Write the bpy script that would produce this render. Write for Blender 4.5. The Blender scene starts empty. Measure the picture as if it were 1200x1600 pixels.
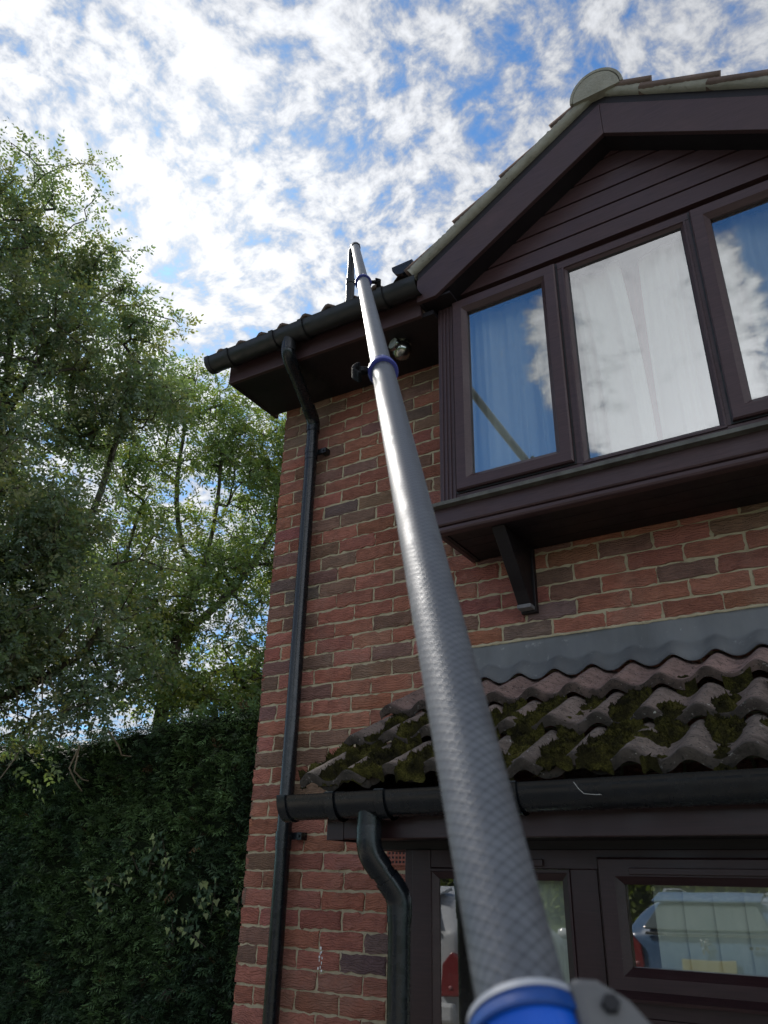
import bpy, math, random
import numpy as np
from mathutils import Vector, Matrix

R = math.radians
rng = np.random.default_rng(7)
random.seed(7)
scn = bpy.context.scene
COL = scn.collection

# ------------------------------------------------------------------ camera
cam_d = bpy.data.cameras.new("camera")
cam = bpy.data.objects.new("camera", cam_d)
COL.objects.link(cam)
scn.camera = cam
cam_d.sensor_fit = 'VERTICAL'
cam_d.sensor_height = 36.0
cam_d.lens = 1190.0 / 1600.0 * 36.0
cam_d.clip_start = 0.02
cam_d.clip_end = 3000.0
CR = Vector((0.84798, 0.52963, 0.02051))
CU = Vector((0.21571, -0.3802, 0.8994))
CF = Vector((-0.48415, 0.75825, 0.43665))
CP = Vector((2.6205, -2.9726, 1.5889))
m = Matrix(((CR.x, CU.x, -CF.x, CP.x), (CR.y, CU.y, -CF.y, CP.y), (CR.z, CU.z, -CF.z, CP.z), (0, 0, 0, 1)))
cam.matrix_world = m
cam_d.dof.use_dof = True
cam_d.dof.focus_distance = 3.6
cam_d.dof.aperture_fstop = 7.5

# ------------------------------------------------------------------ colour management
scn.view_settings.view_transform = 'Standard'
scn.view_settings.look = 'None'
scn.view_settings.exposure = 2.3
scn.view_settings.gamma = 1.0
scn.render.engine = 'CYCLES'
scn.cycles.max_bounces = 8
scn.cycles.transparent_max_bounces = 16

# ------------------------------------------------------------------ world: sky and broken altocumulus
SUN_AZ, SUN_EL = R(-56.0), R(43.0)
SUN = Vector((math.sin(SUN_AZ) * math.cos(SUN_EL), math.cos(SUN_AZ) * math.cos(SUN_EL), math.sin(SUN_EL)))
SKY_STRENGTH = 0.1
SKY_TINT = (0.135, 0.235, 0.315)
CLOUD_SHIFT = (0.0, 0.0, 0.0)


class NT:
    """small helper for node trees"""
    def __init__(self, tree):
        self.t = tree
        self.n = tree.nodes
        self.l = tree.links

    def node(self, typ, **kw):
        n = self.n.new(typ)
        for k, v in kw.items():
            setattr(n, k, v)
        return n

    def put(self, sock, v):
        if v is None:
            return
        if hasattr(v, 'is_output') or hasattr(v, 'links'):
            self.l.new(v, sock)
        else:
            if sock.type == 'RGBA' and len(v) == 3:
                v = (*v, 1)
            sock.default_value = v

    def math(self, op, a, b=None, c=None, clamp=False):
        n = self.node('ShaderNodeMath', operation=op, use_clamp=clamp)
        self.put(n.inputs[0], a); self.put(n.inputs[1], b); self.put(n.inputs[2], c)
        return n.outputs[0]

    def vmath(self, op, a, b=None, s=None):
        n = self.node('ShaderNodeVectorMath', operation=op)
        self.put(n.inputs[0], a); self.put(n.inputs[1], b)
        if s is not None:
            self.put(n.inputs['Scale'], s)
        return n.outputs['Value'] if op in ('DOT_PRODUCT', 'LENGTH') else n.outputs[0]

    def noise(self, vec, scale, detail=4, rough=0.55, dist=0.0, color=False, dim='3D'):
        n = self.node('ShaderNodeTexNoise', noise_dimensions=dim)
        self.put(n.inputs['Vector'], vec)
        n.inputs['Scale'].default_value = scale
        n.inputs['Detail'].default_value = detail
        n.inputs['Roughness'].default_value = rough
        n.inputs['Distortion'].default_value = dist
        return n.outputs['Color' if color else 'Fac']

    def ramp(self, fac, stops, interp='LINEAR'):
        n = self.node('ShaderNodeValToRGB')
        n.color_ramp.interpolation = interp
        while len(n.color_ramp.elements) < len(stops):
            n.color_ramp.elements.new(0.5)
        for e, (p, c) in zip(n.color_ramp.elements, stops):
            e.position = p
            e.color = (*c, 1) if len(c) == 3 else c
        self.put(n.inputs[0], fac)
        return n.outputs[0]

    def mix(self, fac, a, b, mode='MIX'):
        n = self.node('ShaderNodeMix', data_type='RGBA', blend_type=mode)
        self.put(n.inputs[0], fac); self.put(n.inputs[6], a); self.put(n.inputs[7], b)
        return n.outputs[2]

    def maprange(self, v, a, b, c=0.0, d=1.0, smooth=True):
        n = self.node('ShaderNodeMapRange', interpolation_type='SMOOTHSTEP' if smooth else 'LINEAR')
        self.put(n.inputs[0], v)
        for i, x in zip((1, 2, 3, 4), (a, b, c, d)):
            self.put(n.inputs[i], x)
        return n.outputs[0]

    def bump(self, h, strength=0.5, dist=0.01, normal=None):
        n = self.node('ShaderNodeBump')
        n.inputs['Strength'].default_value = strength
        n.inputs['Distance'].default_value = dist
        self.put(n.inputs['Height'], h)
        if normal is not None:
            self.put(n.inputs['Normal'], normal)
        return n.outputs[0]


world = bpy.data.worlds.new("World")
scn.world = world
world.use_nodes = True
wt = NT(world.node_tree)
wt.n.clear()
out = wt.node('ShaderNodeOutputWorld')
bg = wt.node('ShaderNodeBackground')
bg.inputs['Strength'].default_value = SKY_STRENGTH
wt.l.new(bg.outputs[0], out.inputs[0])
sky = wt.node('ShaderNodeTexSky', sky_type='NISHITA', sun_disc=False)
sky.sun_elevation = SUN_EL
sky.sun_rotation = SUN_AZ
sky.air_density = 1.0
sky.dust_density = 0.4
sky.ozone_density = 2.5
tc = wt.node('ShaderNodeTexCoord').outputs['Generated']
sep = wt.node('ShaderNodeSeparateXYZ')
wt.l.new(tc, sep.inputs[0])
zz = wt.math('ADD', wt.math('MAXIMUM', sep.outputs[2], 0.0), 0.22)
comb = wt.node('ShaderNodeCombineXYZ')
wt.l.new(wt.math('DIVIDE', sep.outputs[0], zz), comb.inputs[0])
wt.l.new(wt.math('DIVIDE', sep.outputs[1], zz), comb.inputs[1])
uv = comb.outputs[0]
uv = wt.vmath('ADD', uv, CLOUD_SHIFT)
warp = wt.vmath('SCALE', wt.vmath('SUBTRACT', wt.noise(uv, 3.2, 3, color=True), (0.5, 0.5, 0.5)), s=0.12)
uvw = wt.vmath('ADD', uv, warp)
big = wt.noise(uv, 1.5, 3)
mid = wt.noise(uvw, 19.0, 4, 0.58)
fine = wt.noise(uvw, 48.0, 6, 0.68)
dens = wt.math('ADD', wt.math('ADD', wt.math('MULTIPLY', big, 0.42), 0.12), wt.math('ADD', wt.math('MULTIPLY', mid, 0.95), wt.math('MULTIPLY', fine, 0.50)))
sdraw = wt.vmath('DOT_PRODUCT', tc, tuple(SUN))
sundot = wt.math('MAXIMUM', sdraw, 0.0)
dens = wt.math('ADD', dens, wt.math('MULTIPLY', wt.math('POWER', sundot, 7.0), 0.05))
# a clearer stretch of sky opposite the house with one white bank of cloud in it
def bank(d, inner, outer):
    return wt.maprange(wt.vmath('DOT_PRODUCT', tc, tuple(Vector(d).normalized())), math.cos(R(outer)), math.cos(R(inner)))
dens = wt.math('SUBTRACT', dens, wt.math('MULTIPLY', bank((-0.40, -2.6, 2.1), 14, 24), 0.14))
dens = wt.math('ADD', dens, wt.math('MULTIPLY', bank((-0.45, -2.64, 2.0), 6.5, 9.5), 0.52))
dens = wt.math('ADD', dens, wt.math('MULTIPLY', bank((0.10, -2.64, 1.35), 1, 7), 0.30))
dens = wt.math('SUBTRACT', dens, wt.math('MULTIPLY', bank((-1.10, -2.64, 2.0), 5, 10), 0.22))
dens = wt.math('SUBTRACT', dens, wt.math('MULTIPLY', bank((0.12, -2.64, 2.15), 3, 8), 0.22))
mask = wt.math('MULTIPLY', wt.maprange(dens, 0.84, 1.16), wt.maprange(sep.outputs[2], 0.0, 0.12))
thick = wt.maprange(dens, 0.92, 1.35)
glow = wt.math('ADD', wt.math('MULTIPLY', wt.math('POWER', sundot, 9.0), 0.75), 1.18)
glow = wt.math('ADD', glow, wt.maprange(sdraw, 0.35, -0.6, 0.0, 3.3))   # clouds opposite the sun lit from the front, brightened to light the house
cloudv = wt.math('MULTIPLY', glow, wt.maprange(thick, 0.0, 1.0, 0.64, 1.40, False))
ccol = wt.vmath('SCALE', (0.97, 0.99, 1.03), s=cloudv)
skyc = wt.mix(1.0, sky.outputs[0], SKY_TINT, 'MULTIPLY')
fincol = wt.mix(wt.math('MULTIPLY', mask, 0.96), skyc, ccol)
wt.l.new(fincol, bg.inputs['Color'])

# ------------------------------------------------------------------ sun through thin cloud, behind the house to the left
sl = bpy.data.lights.new("sun", 'SUN')
sl.energy = 1.4
sl.angle = R(11)
sl.color = (1.0, 0.95, 0.88)
so = bpy.data.objects.new("sun", sl)
COL.objects.link(so)
so.rotation_euler = (-SUN).to_track_quat('-Z', 'Y').to_euler()

# ================================================================== helpers


def mat(name):
    mm = bpy.data.materials.new(name)
    mm.use_nodes = True
    nt = NT(mm.node_tree)
    b = nt.n['Principled BSDF']
    return mm, nt, b


def pmat(name, c1, c2, scale=8.0, rough=0.5, bump=0.0, bscale=60.0, spec=0.5, metal=0.0, stretch=(1, 1, 1), rvar=0.12, bdist=0.004, dirt=None):
    mm, nt, b = mat(name)
    co = nt.node('ShaderNodeTexCoord').outputs['Object']
    v = nt.vmath('MULTIPLY', co, stretch)
    f = nt.noise(v, scale, 5, 0.6)
    col = nt.ramp(f, [(0.3, c1), (0.7, c2)])
    if dirt:
        dn = nt.noise(co, 23.0, 6, 0.7)
        col = nt.mix(nt.maprange(dn, 0.60, 0.75, 0, dirt[1]), col, dirt[0])
    nt.l.new(col, b.inputs['Base Color'])
    nt.l.new(nt.maprange(nt.noise(co, scale * 2.3, 4), 0.3, 0.7, max(rough - rvar, 0.03), min(rough + rvar, 1.0)), b.inputs['Roughness'])
    b.inputs['Metallic'].default_value = metal
    b.inputs['Specular IOR Level'].default_value = spec
    if bump:
        nt.l.new(nt.bump(nt.noise(v, bscale, 5, 0.65), bump, bdist), b.inputs['Normal'])
    return mm


def wloc(o):
    v = Vector((0, 0, 0))
    while o is not None:
        v += o.location
        o = o.parent
    return v


def mesh_obj(name, verts, faces, mats, parent=None, smooth=False, midx=None, attrs=None, uvs=None, bevel=0.0, subsurf=0, local=False):
    me = bpy.data.meshes.new(name)
    verts = np.asarray(verts, dtype=np.float64).reshape(-1, 3)
    if parent is not None and not local:
        w = wloc(parent)
        verts = verts - np.array(w)
    if isinstance(faces, np.ndarray):
        nf, k = faces.shape
        me.vertices.add(len(verts))
        me.vertices.foreach_set('co', verts.ravel())
        me.loops.add(nf * k)
        me.loops.foreach_set('vertex_index', faces.ravel().astype(np.int32))
        me.polygons.add(nf)
        me.polygons.foreach_set('loop_start', np.arange(0, nf * k, k, dtype=np.int32))
        me.polygons.foreach_set('loop_total', np.full(nf, k, dtype=np.int32))
        me.update(calc_edges=True)
        me.validate()
    else:
        me.from_pydata([tuple(v) for v in verts], [], faces)
    if not isinstance(mats, (list, tuple)):
        mats = [mats]
    for x in mats:
        me.materials.append(x)
    if midx is not None:
        me.polygons.foreach_set('material_index', np.asarray(midx, dtype=np.int32))
    if smooth:
        me.polygons.foreach_set('use_smooth', np.ones(len(me.polygons), dtype=bool))
    if attrs:
        for an, av in attrs.items():
            a = me.attributes.new(an, 'FLOAT_COLOR', 'POINT')
            av = np.asarray(av, dtype=np.float32)
            if av.shape[1] == 3:
                av = np.concatenate([av, np.ones((len(av), 1), np.float32)], 1)
            a.data.foreach_set('color', av.ravel())
    if uvs is not None:
        ul = me.uv_layers.new(name='UVMap')
        li = np.zeros(len(me.loops), dtype=np.int32)
        me.loops.foreach_get('vertex_index', li)
        ul.data.foreach_set('uv', np.asarray(uvs, dtype=np.float32)[li].ravel())
    me.update()
    o = bpy.data.objects.new(name, me)
    COL.objects.link(o)
    if parent is not None:
        o.parent = parent
    if bevel:
        md = o.modifiers.new('bevel', 'BEVEL')
        md.width = bevel
        md.segments = 2
        md.limit_method = 'ANGLE'
        md.angle_limit = R(40)
    if subsurf:
        md = o.modifiers.new('sub', 'SUBSURF')
        md.levels = subsurf
        md.render_levels = subsurf
    return o


class MB:
    def __init__(self):
        self.v = []
        self.f = []
        self.sm = []

    def add(self, vs, fs):
        o = len(self.v)
        self.v.extend([tuple(map(float, p)) for p in vs])
        self.f.extend([tuple(i + o for i in f) for f in fs])
        return self

    def box(self, x0, x1, y0, y1, z0, z1):
        vs = [(x0, y0, z0), (x1, y0, z0), (x1, y1, z0), (x0, y1, z0), (x0, y0, z1), (x1, y0, z1), (x1, y1, z1), (x0, y1, z1)]
        return self.add(vs, [(0, 3, 2, 1), (4, 5, 6, 7), (0, 1, 5, 4), (1, 2, 6, 5), (2, 3, 7, 6), (3, 0, 4, 7)])

    def hexa(self, a, b):
        """a, b: two quads of 4 points"""
        vs = list(a) + list(b)
        return self.add(vs, [(3, 2, 1, 0), (4, 5, 6, 7), (0, 1, 5, 4), (1, 2, 6, 5), (2, 3, 7, 6), (3, 0, 4, 7)])

    def prism(self, poly, axis, a0, a1):
        """poly of 2-D points extruded along axis 0/1/2"""
        def mk(p, a):
            q = [p[0], p[1]]
            q.insert(axis, a)
            return tuple(q)
        n = len(poly)
        vs = [mk(p, a0) for p in poly] + [mk(p, a1) for p in poly]
        fs = [tuple(range(n))[::-1], tuple(range(n, 2 * n))]
        fs += [(i, (i + 1) % n, n + (i + 1) % n, n + i) for i in range(n)]
        return self.add(vs, fs)

    def tube(self, pts, rad, seg=20, cap=True, a0=0.0):
        pts = [Vector(p) for p in pts]
        n = len(pts)
        if not hasattr(rad, '__len__'):
            rad = [rad] * n
        tang = []
        for i in range(n):
            if i == 0: t = pts[1] - pts[0]
            elif i == n - 1: t = pts[-1] - pts[-2]
            else:
                t = (pts[i + 1] - pts[i]).normalized() + (pts[i] - pts[i - 1]).normalized()
            tang.append(t.normalized() if t.length > 1e-9 else tang[-1])
        up = Vector((0, 0, 1)) if abs(tang[0].z) < 0.9 else Vector((1, 0, 0))
        x = tang[0].cross(up).normalized()
        vs = []
        for i in range(n):
            t = tang[i]
            x = (x - t * x.dot(t)).normalized()
            y = t.cross(x)
            for k in range(seg):
                a = a0 + 2 * math.pi * k / seg
                vs.append(pts[i] + (x * math.cos(a) + y * math.sin(a)) * rad[i])
        fs = []
        for i in range(n - 1):
            for k in range(seg):
                k2 = (k + 1) % seg
                fs.append((i * seg + k, i * seg + k2, (i + 1) * seg + k2, (i + 1) * seg + k))
        if cap:
            fs.append(tuple(range(seg))[::-1])
            fs.append(tuple(range((n - 1) * seg, n * seg)))
        return self.add(vs, fs)

    def loft_frame(self, x0, x1, z0, z1, prof):
        """mitred rectangular frame in an x-z plane; prof: list of (inset, y)"""
        vs = []
        for d, y in prof:
            vs += [(x0 + d, y, z0 + d), (x1 - d, y, z0 + d), (x1 - d, y, z1 - d), (x0 + d, y, z1 - d)]
        n = len(prof)
        fs = []
        for i in range(n):
            j = (i + 1) % n
            for k in range(4):
                k2 = (k + 1) % 4
                fs.append((i * 4 + k, i * 4 + k2, j * 4 + k2, j * 4 + k))
        return self.add(vs, fs)

    def ellipsoid(self, c, r, seg=20, rings=12):
        vs, fs = [], []
        for i in range(rings + 1):
            t = math.pi * i / rings
            for k in range(seg):
                a = 2 * math.pi * k / seg
                vs.append((c[0] + r[0] * math.sin(t) * math.cos(a), c[1] + r[1] * math.sin(t) * math.sin(a), c[2] + r[2] * math.cos(t)))
        for i in range(rings):
            for k in range(seg):
                k2 = (k + 1) % seg
                fs.append((i * seg + k, (i + 1) * seg + k, (i + 1) * seg + k2, i * seg + k2))
        return self.add(vs, fs)

    def build(self, name, mt, parent=None, smooth=False, bevel=0.0, subsurf=0, local=False):
        o = mesh_obj(name, self.v, self.f, mt, parent, smooth=False, bevel=bevel, subsurf=subsurf, local=local)
        me = o.data
        if smooth:
            me.polygons.foreach_set('use_smooth', np.ones(len(me.polygons), dtype=bool))
            me.set_sharp_from_angle(angle=R(38))
        return o


def thing(name, label, cat, loc=(0, 0, 0), group=None):
    o = bpy.data.objects.new(name, None)
    COL.objects.link(o)
    o.location = loc
    o.empty_display_size = 0.2
    o['label'] = label
    o['category'] = cat
    if group: o['group'] = group
    return o


def tag(o, label, cat, group=None, kind=None):
    o['label'] = label
    o['category'] = cat
    if group: o['group'] = group
    if kind: o['kind'] = kind
    return o


def fbm(x, y, seed=0, octs=5, scale=1.0, gain=0.55):
    """cheap value noise on numpy arrays, 0..1"""
    r2 = np.random.default_rng(seed)
    tot = np.zeros_like(x, dtype=float); amp = 1.0; s = 0.0
    fx = scale
    for o in range(octs):
        g = r2.random((256, 256))
        ox, oy = r2.random(2) * 100
        u = x * fx + ox; v = y * fx + oy
        iu = np.floor(u).astype(int); iv = np.floor(v).astype(int)
        fu = u - iu; fv = v - iv
        fu = fu * fu * (3 - 2 * fu); fv = fv * fv * (3 - 2 * fv)
        a = g[iu % 256, iv % 256]; b = g[(iu + 1) % 256, iv % 256]
        c = g[iu % 256, (iv + 1) % 256]; d = g[(iu + 1) % 256, (iv + 1) % 256]
        tot += amp * ((a * (1 - fu) + b * fu) * (1 - fv) + (c * (1 - fu) + d * fu) * fv)
        s += amp; amp *= gain; fx *= 2.03
    return tot / s


def grid_faces(nu, nv):
    i, j = np.meshgrid(np.arange(nu - 1), np.arange(nv - 1), indexing='ij')
    a = (i * nv + j).ravel()
    return np.stack([a, a + nv, a + nv + 1, a + 1], 1)


# ================================================================== materials
M = {}
# rosewood effect PVC-u
def pvc(name, base, rough=0.42, chalk=0.25):
    mm, nt, b = mat(name)
    co = nt.node('ShaderNodeTexCoord').outputs['Object']
    g = nt.noise(nt.vmath('MULTIPLY', co, (3, 40, 60)), 3.0, 5, 0.65)
    s = nt.noise(co, 5.0, 6, 0.65)
    d = tuple(c * 0.72 for c in base); l = tuple(c * 1.3 for c in base)
    col = nt.ramp(g, [(0.3, d), (0.7, l)])
    ch = nt.maprange(s, 0.52, 0.8, 0, chalk)
    col = nt.mix(ch, col, (base[0] * 1.8 + 0.012, base[1] * 1.9 + 0.010, base[2] * 1.95 + 0.012))
    sp = nt.noise(co, 180.0, 2, 0.5)
    col = nt.mix(nt.maprange(sp, 0.76, 0.80, 0, 0.35), col, (0.25, 0.23, 0.22))
    nt.l.new(col, b.inputs['Base Color'])
    nt.l.new(nt.maprange(s, 0.3, 0.75, rough - 0.1, rough + 0.15), b.inputs['Roughness'])
    nt.l.new(nt.bump(g, 0.12, 0.002), b.inputs['Normal'])
    b.inputs['Specular IOR Level'].default_value = 0.42
    return mm


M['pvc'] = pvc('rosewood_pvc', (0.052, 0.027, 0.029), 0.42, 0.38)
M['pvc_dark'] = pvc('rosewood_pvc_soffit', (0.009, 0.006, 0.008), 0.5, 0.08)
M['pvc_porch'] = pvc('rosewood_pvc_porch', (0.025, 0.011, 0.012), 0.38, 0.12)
M['gutter'] = pmat('black_gutter_pvc', (0.0045, 0.006, 0.008), (0.008, 0.010, 0.013), 14, 0.26, 0.03, 90, 0.5, rvar=0.06, dirt=((0.05, 0.055, 0.05), 0.14))
M['gutter_old'] = pmat('weathered_black_gutter', (0.010, 0.010, 0.012), (0.018, 0.018, 0.020), 9, 0.42, 0.08, 70, 0.45, dirt=((0.06, 0.055, 0.048), 0.35))
M['lead'] = pmat('lead_flashing', (0.090, 0.094, 0.098), (0.165, 0.170, 0.172), 4, 0.5, 0.5, 18, 0.5, stretch=(1, 1, 0.45), dirt=((0.32, 0.33, 0.32), 0.7))
M['bed'] = pmat('verge_mortar', (0.20, 0.188, 0.150), (0.33, 0.315, 0.265), 7, 0.95, 1.0, 45, 0.2, bdist=0.006, dirt=((0.07, 0.068, 0.050), 0.7))
M['tile'] = pmat('old_brown_roof_tile', (0.085, 0.06, 0.05), (0.17, 0.12, 0.10), 7, 0.95, 0.8, 70, 0.2, dirt=((0.05, 0.055, 0.03), 0.8))
M['plaster'] = pmat('interior_plaster', (0.5, 0.48, 0.44), (0.56, 0.54, 0.5), 4, 0.9)
M['black'] = pmat('black_plastic', (0.004, 0.004, 0.005), (0.007, 0.007, 0.008), 20, 0.5, 0.05, 120)
M['wood_end'] = pmat('weathered_wood_end', (0.12, 0.115, 0.12), (0.2, 0.19, 0.2), 30, 0.8, 0.4, 100)


def glass(name, base, ior=1.6, tint=(0.93, 0.96, 0.94)):
    mm, nt, b = mat(name)
    nt.n.remove(b)
    o = nt.n['Material Output']
    co = nt.node('ShaderNodeTexCoord').outputs['Object']
    wob = nt.bump(nt.noise(co, 1.7, 2, 0.4), 0.06, 0.03)
    gl = nt.node('ShaderNodeBsdfGlossy'); gl.inputs['Roughness'].default_value = 0.012
    nt.l.new(wob, gl.inputs['Normal'])
    tr = nt.node('ShaderNodeBsdfTransparent'); nt.put(tr.inputs[0], tint)
    df = nt.node('ShaderNodeBsdfDiffuse'); nt.put(df.inputs[0], (0.5, 0.5, 0.48))
    fr = nt.node('ShaderNodeFresnel'); fr.inputs['IOR'].default_value = ior
    gm_ = nt.node('ShaderNodeNewGeometry')
    fac = nt.math('MULTIPLY', nt.math('ADD', fr.outputs[0], base, clamp=True), nt.math('SUBTRACT', 1.0, gm_.outputs['Backfacing']))
    ms = nt.node('ShaderNodeMixShader')
    nt.l.new(fac, ms.inputs[0]); nt.l.new(tr.outputs[0], ms.inputs[1]); nt.l.new(gl.outputs[0], ms.inputs[2])
    m2 = nt.node('ShaderNodeMixShader')
    dirt = nt.math('ADD', nt.maprange(nt.noise(co, 6.0, 6, 0.7), 0.5, 0.85, 0.0, 0.05), 0.012)
    nt.l.new(dirt, m2.inputs[0]); nt.l.new(ms.outputs[0], m2.inputs[1]); nt.l.new(df.outputs[0], m2.inputs[2])
    nt.l.new(m2.outputs[0], o.inputs[0])
    return mm


M['glass'] = glass('double_glazing', 0.44, 1.7)
M['glass_porch'] = glass('double_glazing_porch', 0.24, 1.6)

# bricks
mm, nt, b = mat('rustic_brick')
co = nt.node('ShaderNodeTexCoord').outputs['Object']
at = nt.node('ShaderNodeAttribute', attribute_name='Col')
offs = nt.node('ShaderNodeAttribute', attribute_name='Off')
sx = nt.node('ShaderNodeSeparateXYZ'); nt.l.new(co, sx.inputs[0])
loc = nt.vmath('ADD', co, nt.vmath('SCALE', offs.outputs['Color'], s=20.0))
wz = nt.noise(nt.vmath('MULTIPLY', loc, (9, 9, 16)), 1.0, 3, 0.5)
ph = nt.math('ADD', nt.math('MULTIPLY', sx.outputs[2], 640.0), nt.math('MULTIPLY', wz, 48.0))
rip = nt.math('MULTIPLY', nt.math('ADD', nt.math('SINE', ph), 1.0), 0.5)
gr = nt.noise(loc, 260.0, 4, 0.7)
pit = nt.noise(nt.vmath('MULTIPLY', loc, (1, 1, 2.2)), 70.0, 5, 0.65)
hgt = nt.math('ADD', nt.math('MULTIPLY', rip, 0.55), nt.math('ADD', nt.math('MULTIPLY', pit, 1.3), nt.math('MULTIPLY', gr, 0.35)))
var = nt.noise(loc, 18.0, 5, 0.65)
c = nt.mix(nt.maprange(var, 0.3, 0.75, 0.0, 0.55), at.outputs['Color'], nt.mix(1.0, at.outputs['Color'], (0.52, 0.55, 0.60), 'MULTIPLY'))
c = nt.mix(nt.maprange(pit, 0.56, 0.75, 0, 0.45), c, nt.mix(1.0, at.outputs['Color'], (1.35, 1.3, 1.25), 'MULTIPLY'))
st_ = nt.noise(co, 2.2, 5, 0.6)
c = nt.mix(nt.maprange(st_, 0.50, 0.72, 0, 0.30), c, (0.36, 0.27, 0.21))
st2 = nt.noise(nt.vmath('MULTIPLY', co, (3.0, 3.0, 0.6)), 2.0, 5, 0.6)
c = nt.mix(nt.maprange(st2, 0.52, 0.75, 0, 0.45), c, nt.mix(1.0, c, (0.55, 0.52, 0.50), 'MULTIPLY'))
fleck = nt.noise(loc, 420.0, 1, 0.5)
c = nt.mix(nt.maprange(fleck, 0.75, 0.80, 0, 0.7), c, (0.5, 0.42, 0.35))
nt.l.new(c, b.inputs['Base Color'])
b.inputs['Roughness'].default_value = 0.93
b.inputs['Specular IOR Level'].default_value = 0.2
nt.l.new(nt.bump(hgt, 1.0, 0.0055), b.inputs['Normal'])
M['brick'] = mm
M['mortar'] = pmat('buff_mortar', (0.37, 0.31, 0.205), (0.50, 0.435, 0.30), 22, 0.97, 0.9, 170, 0.15, bdist=0.004, dirt=((0.2, 0.17, 0.11), 0.6))
M['airbrick'] = pmat('terracotta', (0.28, 0.09, 0.06), (0.36, 0.13, 0.09), 30, 0.9, 0.3, 150)

# ================================================================== ground (setting)
GX = 400.0
gm = pmat('grass_ground', (0.030, 0.045, 0.014), (0.065, 0.085, 0.03), 1.2, 0.95, 0.6, 14, 0.2, bdist=0.03)
g = MB().add([(-GX, -GX, 0), (GX, -GX, 0), (GX, GX, 0), (-GX, GX, 0)], [(0, 1, 2, 3)]).build('ground', gm)
g['kind'] = 'structure'
dm = pmat('pale_bounce_drive', (0.20, 0.185, 0.155), (0.34, 0.31, 0.26), 3, 0.92, 0.7, 160, 0.3, bdist=0.004)  # drive out of view, made pale to bounce light up the house
g = MB().add([(-5, -12.5, 0.004), (9, -12.5, 0.004), (9, 0.0, 0.004), (-5, 0.0, 0.004)], [(0, 1, 2, 3)]).build('driveway', dm)
g['kind'] = 'structure'
# grassy bank behind the drive
xs = np.linspace(-40, 40, 81); ys = np.linspace(-13, -40, 28)
X, Y = np.meshgrid(xs, ys, indexing='ij')
Z = np.clip((-13 - Y) * 0.22, 0, 3.2) + 0.006 + 0.25 * (fbm(X, Y, 3, 3, 0.35) - 0.5) * np.clip((-13 - Y) / 3, 0, 1)
g = mesh_obj('grass_bank', np.stack([X, Y, Z], -1), grid_faces(81, 28), gm, smooth=True)
g['kind'] = 'structure'

# ================================================================== THE HOUSE
house = thing('brick_house', 'red brick house with dark brown gabled bay window, black gutters and mossy porch roof', 'house', (0, 0, 0))
PX0, PX1 = 1.16, 3.42            # ground floor bay frame
BX0, BX1 = 1.225, 3.04           # upper bay
holes = [(1.30, 3.30, -1.0, 1.70), (1.29, 2.98, 3.0, 4.16)]

# --- brick wall: every brick a rough little block on a mortar bed
BV, BF, BC, BO = [], [], [], []
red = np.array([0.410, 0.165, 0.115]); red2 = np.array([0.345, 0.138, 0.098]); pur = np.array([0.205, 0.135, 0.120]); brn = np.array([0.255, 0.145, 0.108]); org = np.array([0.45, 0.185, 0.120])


def brick(x0, x1, z0, z1, front, side_face=None, nx=10, nz=5):
    """one brick front in plane y=0 (or in plane x=0 when side_face)"""
    w = x1 - x0
    nx = max(4, int(nx * w / 0.215))
    u = np.linspace(0, 1, nx); v = np.linspace(0, 1, nz)
    u = 0.5 - 0.5 * np.cos(np.pi * u) * (0.6 + 0.4 * np.abs(np.cos(np.pi * u)))
    v = 0.5 - 0.5 * np.cos(np.pi * v) * (0.6 + 0.4 * np.abs(np.cos(np.pi * v)))
    U, V = np.meshgrid(u, v, indexing='ij')
    edge = np.minimum(np.minimum(U, 1 - U) * w, np.minimum(V, 1 - V) * (z1 - z0))
    e0 = edge < 1e-6
    h = front + rng.normal(0, 0.0011, U.shape) - 0.0035 * e0
    Xx = x0 + U * w + e0 * rng.normal(0, 0.0024, U.shape)
    Zz = z0 + V * (z1 - z0) + e0 * rng.normal(0, 0.0024, U.shape)
    Pf = np.stack([Xx, -h, Zz], -1).reshape(-1, 3)
    # rim pushed back into the bed
    ring = [i * nz for i in range(nx)] + [(nx - 1) * nz + j for j in range(1, nz)] + [i * nz + nz - 1 for i in range(nx - 2, -1, -1)] + [j for j in range(nz - 2, 0, -1)]
    back = Pf[ring].copy(); back[:, 1] = 0.02
    n0 = len(Pf)
    P = np.concatenate([Pf, back])
    f = grid_faces(nx, nz).tolist()
    L = len(ring)
    f += [[ring[i], n0 + i, n0 + (i + 1) % L, ring[(i + 1) % L]] for i in range(L)]
    if side_face is not None:
        P = np.stack([side_face + P[:, 1], P[:, 0], P[:, 2]], -1)
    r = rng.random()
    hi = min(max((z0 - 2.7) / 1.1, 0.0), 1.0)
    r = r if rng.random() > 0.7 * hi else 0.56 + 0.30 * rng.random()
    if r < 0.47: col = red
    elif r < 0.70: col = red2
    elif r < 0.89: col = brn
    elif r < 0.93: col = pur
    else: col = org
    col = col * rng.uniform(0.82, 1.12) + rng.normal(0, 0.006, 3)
    base = sum(len(a) for a in BV)
    BV.append(P); BF.extend([[i + base for i in q] for q in f])
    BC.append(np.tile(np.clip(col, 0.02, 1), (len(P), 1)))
    BO.append(np.tile(rng.random(3), (len(P), 1)))


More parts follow.
